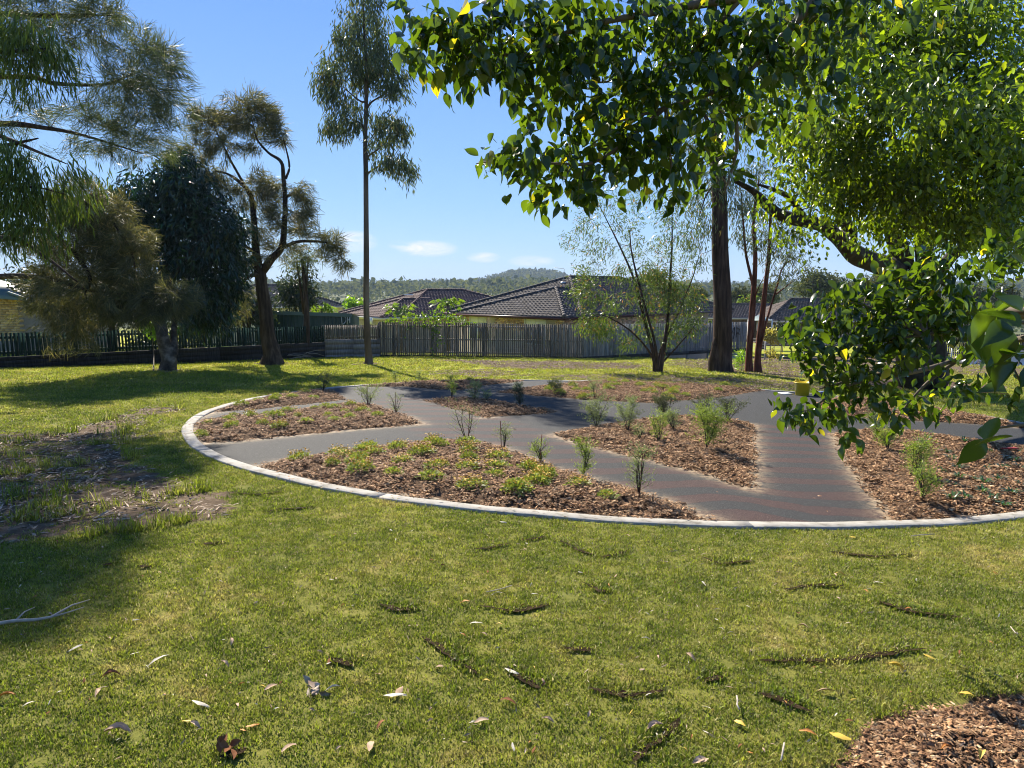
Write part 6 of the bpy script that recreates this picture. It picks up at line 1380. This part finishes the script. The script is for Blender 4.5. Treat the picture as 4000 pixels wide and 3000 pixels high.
for a in ((1822,1728,150,130,'airy grey green sapling at the far tip of the near left bed',L_sap,.6,4,.02,130),(1968,1757,95,80,'small grey green sapling with tall stake on the path edge',L_sap,1,4,.02,118),(2113,1808,90,90,'bushy fresh green sapling beside its stake along the path',L_sapg,1.1,5,.02,118),
 (2276,1876,155,75,'narrow upright feathery sapling leaning left over the path edge',L_sapg,1.3,6,.02,None),(2494,1957,195,130,'tallest airy sapling at the near end of the path edge',L_sap,.9,5,.02,180),
 (1440,1600,75,95,'pale bushy sapling behind the middle left bed mound',L_sap,1.4,6,.022,78),(1548,1618,70,75,'wispy sapling with stake near the middle left bed tip',L_sap,.7,4,.02,90),(1262,1535,70,80,'wispy dark sapling in the far left bed',L_sapd,.8,5,.025,None),
 (1765,1571,65,45,'slim sapling at the left of the centre bed',L_sapg,1,4,.025,None),(1852,1577,75,60,'fuller sapling second in the centre bed',L_sap,1.2,5,.025,None),(1900,1580,35,45,'low sapling third in the centre bed',L_sap,1,4,.025,None),(2032,1592,80,50,'dark slim sapling at the right of the centre bed',L_sapd,1,5,.025,None),
 (1548,1497,55,30,'thin sapling on the grass side of the far back bed',L_sap,.8,3,.025,None),(1636,1497,55,32,'second thin sapling by the far back kerb',L_sap,.8,3,.025,None),(1765,1503,24,40,'low green sapling in the far back bed',L_sapg,1.2,4,.025,None),
 (2022,1538,42,36,'small sapling at the left tip of the far right bed',L_sap,1.2,4,.025,None),(2172,1545,48,66,'dusky bushy shrub near the left of the far right bed',L_sapd,1.6,6,.028,None),(2322,1560,65,44,'slim sapling in the middle of the far right bed',L_sap,1,4,.025,None),
 (2328,1676,140,115,'upright fluffy sapling at the back left edge of the middle right bed',L_sap,1.5,6,.022,None),(2452,1706,125,90,'second fluffy grey green sapling in the middle right bed',L_sap,1.7,6,.022,None),(2572,1748,120,75,'fresh green sapling in the centre of the middle right bed',L_sapg,1.3,5,.022,None),
 (2630,1702,75,70,'grey green sapling right of the centre of the middle right bed',L_sap,1.7,5,.022,None),(2596,1662,100,110,'dusky wide shrub at the back edge of the middle right bed',L_sapd,1.6,7,.024,None),(2758,1778,170,150,'largest bushy green sapling in the middle right bed',L_sapg,1.9,9,.022,None),(2745,1655,90,90,'dusky shrub at the back right of the middle right bed',L_sapd,1.4,6,.024,None),
 (2842,1665,85,110,'dark twiggy shrub at the right corner of the middle right bed',L_sapd,1.5,7,.024,None),(2500,1735,50,60,'low pale sapling in front of the second fluffy one',L_sap,1,4,.02,None),
 (3420,1730,90,100,'grey green sapling under the fig leaves at the near right bed',L_sap,1.5,6,.022,None),(3466,1785,80,95,'fresh green low sapling in the near right bed',L_sapg,1.6,6,.022,None),(3575,1890,150,125,'large green sapling with pale stake in the near right bed',L_sapg,1.3,8,.022,110),(3600,1985,130,120,'nearest green sapling low in the near right bed',L_sapg,1.2,7,.022,None),(3405,1662,80,60,'shaded sapling in the bed behind the right path',L_sapd,1.3,5,.022,None)):
    sapling(a[0], a[1], a[2], a[3], a[4], a[5], a[6] * 1.0, a[7], a[8], a[9])
# ---------------------------------------------------------------- flowering groundcover clumps
L_gc = leafmat('lime_groundcover_leaves', (.14, .21, .045), (.28, .34, .09), (1.4, 1.3, .5), .5, .4)
M_fl = simple('orange_flower', [(.50, .26, .02), (.62, .42, .03)], 60, .6, island=.2)
L_st = leafmat('dark_strap_leaves', (.025, .07, .025), (.06, .13, .045), (1.3, 1.5, .6), .3, .3, spec=.6)
def clump_proto(seed, fl):
    r = np.random.default_rng(seed); n = 230; a = r.uniform(0, 6.28, n); e = r.uniform(.05, 1.4, n); rad = .09 * r.uniform(.3, 1, n) ** .5
    c = np.c_[np.cos(a) * np.cos(e) * rad * 1.25, np.sin(a) * np.cos(e) * rad * 1.25, np.sin(e) * rad * .85 + .005]
    d = c + r.normal(0, .05, (n, 3)) + (0, 0, .02); g_ = MB(); leaves(g_, STRIP2, c, d, .034 * r.uniform(.6, 1.3, n), .010)
    f_ = MB(); m = fl; a = r.uniform(0, 6.28, m); rr_ = .11 * np.sqrt(r.uniform(size=m)); p_ = np.c_[np.cos(a) * rr_ + r.normal(0, .02), np.sin(a) * rr_, .085 + r.uniform(-.02, .035, m)]
    leaves(f_, OVAL, np.repeat(p_, 3, 0), r.normal(size=(m * 3, 3)) * (1, 1, .3), .014, .010)
    return g_.mesh('clump_leaves', L_gc), f_.mesh('clump_flowers', M_fl)
CP = [clump_proto(i, (22, 55, 8, 40, 14)[i]) for i in range(5)]
def strap_proto(seed):
    r = np.random.default_rng(seed); mb = MB()
    for i in range(16):
        a = r.uniform(0, 6.28); L_ = r.uniform(.07, .13); up = r.uniform(.4, 1.2); o = np.array([math.cos(a), math.sin(a), 0])
        pts = [o * .01, o * L_ * .5 + (0, 0, L_ * .5 * up), o * L_ + (0, 0, L_ * .45 * up)]; sd = np.array([-math.sin(a), math.cos(a), 0]) * .008
        mb.add(np.array([pts[0] - sd * .7, pts[0] + sd * .7, pts[1] + sd, pts[1] - sd, pts[2]]), [np.array([(0, 1, 2, 3)]), np.array([(3, 2, 4)])])
    return mb.mesh('strap_leaves', L_st)
SP_ = [strap_proto(i) for i in range(4)]
z4 = lambda x, y: (700 + x / 1.4747, 1350 + y / 1.4747)
z5 = lambda x, y: (1900 + x / 1.7015, 1400 + y / 1.7015)
z6 = lambda x, y: (2900 + x / 2.011, 1400 + y / 2.011)
GC = {'near left': [z4(*q_) for q_ in ((700,675),(905,650),(940,680),(885,725),(1095,618),(1060,650),(1040,695),(1010,715),(1045,762),(1130,668),(1255,638),(1280,595),(1290,710),(1240,785),(1390,670),(1430,665),(1455,572),(1490,620),(1480,745),(1450,812),(1660,605),(1665,655),(1670,700),(1660,755),(1690,855),(1840,688),(1830,745),(1815,795),(1940,875),(2010,762),(2095,795),(2065,835))] + [z5(*q_) for q_ in ((330,890),(385,850),(205,935),(610,905),(810,975),(290,790))],
 'middle left': [z4(*q_) for q_ in ((180,458),(290,460),(315,435),(410,435),(505,412),(555,444),(480,483),(305,495),(125,510),(575,500),(620,408),(655,392),(685,434),(730,475),(845,380),(860,430),(895,460),(895,385),(985,445),(990,370),(955,408),(1055,405),(1145,435),(785,388),(140,528))],
 'far left': [z4(*q_) for q_ in ((360,360),(455,333),(545,338),(560,322),(650,322),(770,318),(730,293),(620,293))],
 'far back': [(1655,1500),(1835,1498),(1900,1493),(1745,1510),(1990,1488)],
 'far right': [], 'shaded right': [(3420,1592),(3300,1585),(3560,1610)]}
for i in range(44):
    for _ in range(50):
        x_, y_ = random.uniform(2130, 2950), random.uniform(1496, 1566); g_ = GP(x_, y_)
        if float(sdf(BED['far right'], np.array(g_.x), np.array(g_.y))) > .15 and math.hypot(g_.x - CX, g_.y - CY) < RI - .15: GC['far right'].append((x_, y_)); break
for kb, L__ in GC.items():
    L__ = sorted(L__)
    for i, (px, py) in enumerate(L__):
        g_ = GP(px, py); d_, z_ = bedz(kb, np.array([g_.x]), np.array([g_.y])); k = random.randrange(5)
        if kb == 'near left' and i % 3 == 0: k = 1
        s_ = random.uniform(.9, 1.35) * (1.0 if kb in ('near left', 'far right') else .9)
        o = thing('groundcover_plant', ('lime green clump with few flowers', 'lime clump crowned with orange flowers', 'leafy lime green clump', 'clump dotted with orange flowers', 'lime green clump with scattered flowers')[k] + f', {ords(i + 1)} from left in the {kb} bed', 'plant', (g_.x, g_.y, max(float(z_[0]), g_.z)), 'low flowering clumps in the ' + kb + ' bed', random.uniform(0, 6.28))
        o.scale = (s_ * random.uniform(.85, 1.2), s_ * random.uniform(.85, 1.2), s_ * random.uniform(.7, 1.1)); link('leaves', CP[k][0], o); link('flowers', CP[k][1], o, kind='stuff')
L__ = sorted([z6(*q_) for q_ in ((1450,675),(1550,735),(1600,795),(1640,850),(1690,920),(1560,950),(1740,700),(1850,850),(1920,920),(1950,775),(2080,850),(2130,860),(1700,1000),(1830,1020),(1900,1045),(2000,1010),(1640,1070),(2180,920),(2100,1115),(1880,1110),(1640,1160),(1740,1150),(1950,1150),(2180,1060),(1500,1035),(2040,930),(1790,790),(1400,720),(2180,780),(2060,1180))])
for i, (px, py) in enumerate(L__):
    g_ = GP(px, py); d_, z_ = bedz('near right', np.array([g_.x]), np.array([g_.y])); s_ = random.uniform(.8, 1.15)
    o = thing('strappy_plant', f'dark green strappy plant, {ords(i + 1)} from left in the near right bed', 'plant', (g_.x, g_.y, max(float(z_[0]), g_.z)), 'strappy plants in the near right bed', random.uniform(0, 6.28))
    o.scale = (s_, s_, s_); link('leaves', SP_[i % 4], o)
# ---------------------------------------------------------------- tub, bag and board left on the path
M_tub = simple('yellow_plastic', [(.62, .46, .01), (.70, .54, .015)], 3, .4, spec=.5)
g_ = GP(3133, 1545); H = 54 / F * g_.y; tb = thing('rubble_tub', 'yellow plastic tub with loop handles standing on the path', 'tub', g_)
R_ = 33 / F * g_.y
part('body', MB().lathe([(.0, .01), (R_ * .72, .01), (R_ * .76, .02), (R_ * .98, H * .93), (R_ * 1.03, H * .95), (R_ * 1.03, H), (R_ * .95, H), (R_ * .74, .04), (0, .03)], tuple(g_), 28), M_tub, tb, smooth=True)
for s in (-1, 1):
    c = g_ + Vector((s * R_ * .55, -R_ * .2 * s, H)); part('handle', MB().tube([c + Vector((-.07, 0, -.01)), c + Vector((-.05, 0, .045)), c + Vector((.05, 0, .045)), c + Vector((.07, 0, -.01))], .012, 6), M_tub, tb)
g_ = GP(3208, 1549); bg_ = thing('tool_bag', 'flat dark blue bag lying right of the yellow tub', 'bag', g_)
M_bag = simple('navy_cloth', [(.008, .012, .035), (.02, .035, .09)], 9, .7)
part('body', MB().lathe([(0, .0), (.17, .0), (.2, .04), (.15, .10), (.06, .12), (0, .115)], tuple(g_), 16), M_bag, bg_, smooth=True)
part('flap', MB().box((g_.x + .05, g_.y - .05, g_.z + .12), (.24, .16, .03), .3), simple('blue_cloth', [(.03, .07, .18), (.05, .10, .24)], 9, .7), bg_)
g_ = GP(3070, 1540); lone('white_board', MB().box((g_.x, g_.y, g_.z + .02), (.27, .30, .015), .2), M_wht, 'flat white board lying on the path left of the tub', 'board')
for px, py, l_ in ((3262, 1545, 'short dark stake standing right of the blue bag'), (3240, 1530, 'thin dark stake behind the blue bag')):
    g_ = GP(px, py); lone('garden_stake', MB().tube([g_, g_ + Vector((0, 0, .3))], .012, 5), M_blk, l_, 'stake')
g_ = GP(3940, 1788); lone('red_marker', MB().box((g_.x, g_.y, g_.z + .13), (.22, .05, .012), .1), simple('red_plastic', [(.35, .02, .015), (.45, .04, .02)], 3, .5), 'flat red strip lying in the mulch at the right edge', 'marker')
g_ = GP(1105, 1402); mb = MB()
for k in range(12):
    a = Vector((random.uniform(-.3, 1.1), random.uniform(-.3, .3), random.uniform(.02, .28))); e = a + Vector((random.uniform(.3, .9), random.uniform(-.3, .3), random.uniform(-.1, .15)))
    mb.tube([g_ + a, g_ + a.lerp(e, .5) + Vector((0, 0, .05)), g_ + e], [.014, .010, .004], 4)
lone('brush_pile', mb, M_stick, 'pile of bare grey sticks right of the casuarina trunk', 'sticks')
# ---------------------------------------------------------------- papayas and a vine on the grey fence
def starleaf():
    V = [(0, 0, 0)]; 
    for k in range(9):
        a = -2.35 + 4.7 * k / 8 + math.pi / 2; V.append((math.cos(a) * .62 * (1 - .25 * abs(k - 4) / 4), math.sin(a) * .62 * (1 - .25 * abs(k - 4) / 4), -.10))
        if k < 8: a2 = a + 4.7 / 16; V.append((math.cos(a2) * .22, math.sin(a2) * .22, .02))
    f = [(0, i, i + 1) for i in range(1, len(V) - 1)]; return np.array(V), np.array(f)
SL = starleaf()
L_pap = leafmat('papaya_leaves', (.07, .15, .025), (.15, .26, .045), (1.6, 1.4, .4), .35, .45)
def papaya(label, x, y, w, h, Y, n, lsz=.44):
    c = P(x, y, Y); bb = GN(c.x, c.y); rt = thing('papaya_tree', label, 'tree', bb, 'papaya plants behind the grey fence')
    part('trunk', MB().tube([bb, bb.lerp(c, .6) + Vector((.05, 0, 0)), c], [.09, .07, .05], 8), B_gum, rt)
    lm = MB().add(*SL).mesh('papaya_leaf', L_pap)
    for i in range(n):
        a = random.uniform(0, 6.28); r_ = random.uniform(.25, 1); e = c + Vector((math.cos(a) * w / F * Y * r_, math.sin(a) * w / F * Y * r_ * .8, (h / F * Y) * random.uniform(-.9, .8) * (1.1 - .5 * r_)))
        part('leaf_stalk', MB().tube([c - Vector((0, 0, .1)), c.lerp(e, .6) + Vector((0, 0, .08)), e], [.014, .010, .006], 4), L_pap, rt)
        o = link('leaf', lm, rt); d = (e - c); d.z = -.25; q_ = Vector((0, 1, 0)).rotation_difference(d.normalized())
        o.matrix_local = Matrix.Translation(e - bb) @ q_.to_matrix().to_4x4() @ Matrix.Rotation(random.uniform(-.5, .5), 4, 'Y') @ Matrix.Scale(lsz * random.uniform(.75, 1.2), 4)
papaya('bushy papaya with lobed leaves at left above the grey fence', 1565, 1208, 66, 36, 36.6, 30)
papaya('taller papaya spreading over the brown roof by the house corner', 1748, 1186, 62, 28, 37.5, 32)
papaya('papaya leaves showing above the green shed roof', 1255, 1203, 60, 14, 39, 14, .8)
vn = thing('vine', 'green leafy vine spilling over the top of the grey fence', 'vine', P(1700, 1262, 34.0))
vp = []
for (x, y, rx, ry, n) in ((1560,1250,60,12,60),(1640,1240,50,22,80),(1700,1235,50,26,110),(1760,1245,60,20,100),(1820,1258,30,10,24),(1700,1290,22,30,44),(1715,1335,16,30,20),(1520,1255,30,8,16),(1600,1285,20,16,10),(1660,1270,30,12,30),(1690,1370,14,20,6)):
    for i in range(n):
        d = rng.normal(size=2) * .5; xx = x + d[0] * rx; yy = y + d[1] * ry; k = (xx - 2000) / F; t = (k * FB[1] - FB[0]) / ((FC[0] - FB[0]) - k * (FC[1] - FB[1])); p_ = np.array(FB) + (np.array(FC) - np.array(FB)) * t
        vp.append(tuple(P(xx, yy, p_[1] - rng.uniform(.05, .22))))
mb = MB(); vp = np.array(vp); leaves(mb, OVAL, vp, rng.normal(size=(len(vp), 3)) * .6 + (0, -.3, -.5), .11, .09, rng.normal(size=(len(vp), 3)) + (0, -1.2, 0)); part('leaves', mb, L_pap, vn)
mb = MB()
for a, e in (((1530,1258),(1830,1262)),((1700,1262),(1712,1350)),((1640,1262),(1655,1240)),((1700,1262),(1690,1380))): mb.tube([P(*a, 33.75), P((a[0]+e[0])/2+8, (a[1]+e[1])/2-3, 33.7), P(*e, 33.75)], .012, 4)
part('stems', mb, B_twig, vn)
# ---------------------------------------------------------------- air
m, t, n, l = newmat('haze_air'); o_ = n('ShaderNodeOutputMaterial'); v_ = n('ShaderNodeVolumePrincipled')
v_.inputs['Color'].default_value = (.60, .78, 1, 1); v_.inputs['Density'].default_value = HAZE_D; v_.inputs['Anisotropy'].default_value = 0.0
l(v_.outputs[0], o_.inputs['Volume'])
if HAZE_D > 0:
    zb_, zt_ = -25.0, 75.0
    lone('haze', MB().box((0, 3700, (zb_ + zt_) / 2), (11000, 7640, zt_ - zb_)), m, kind='stuff')
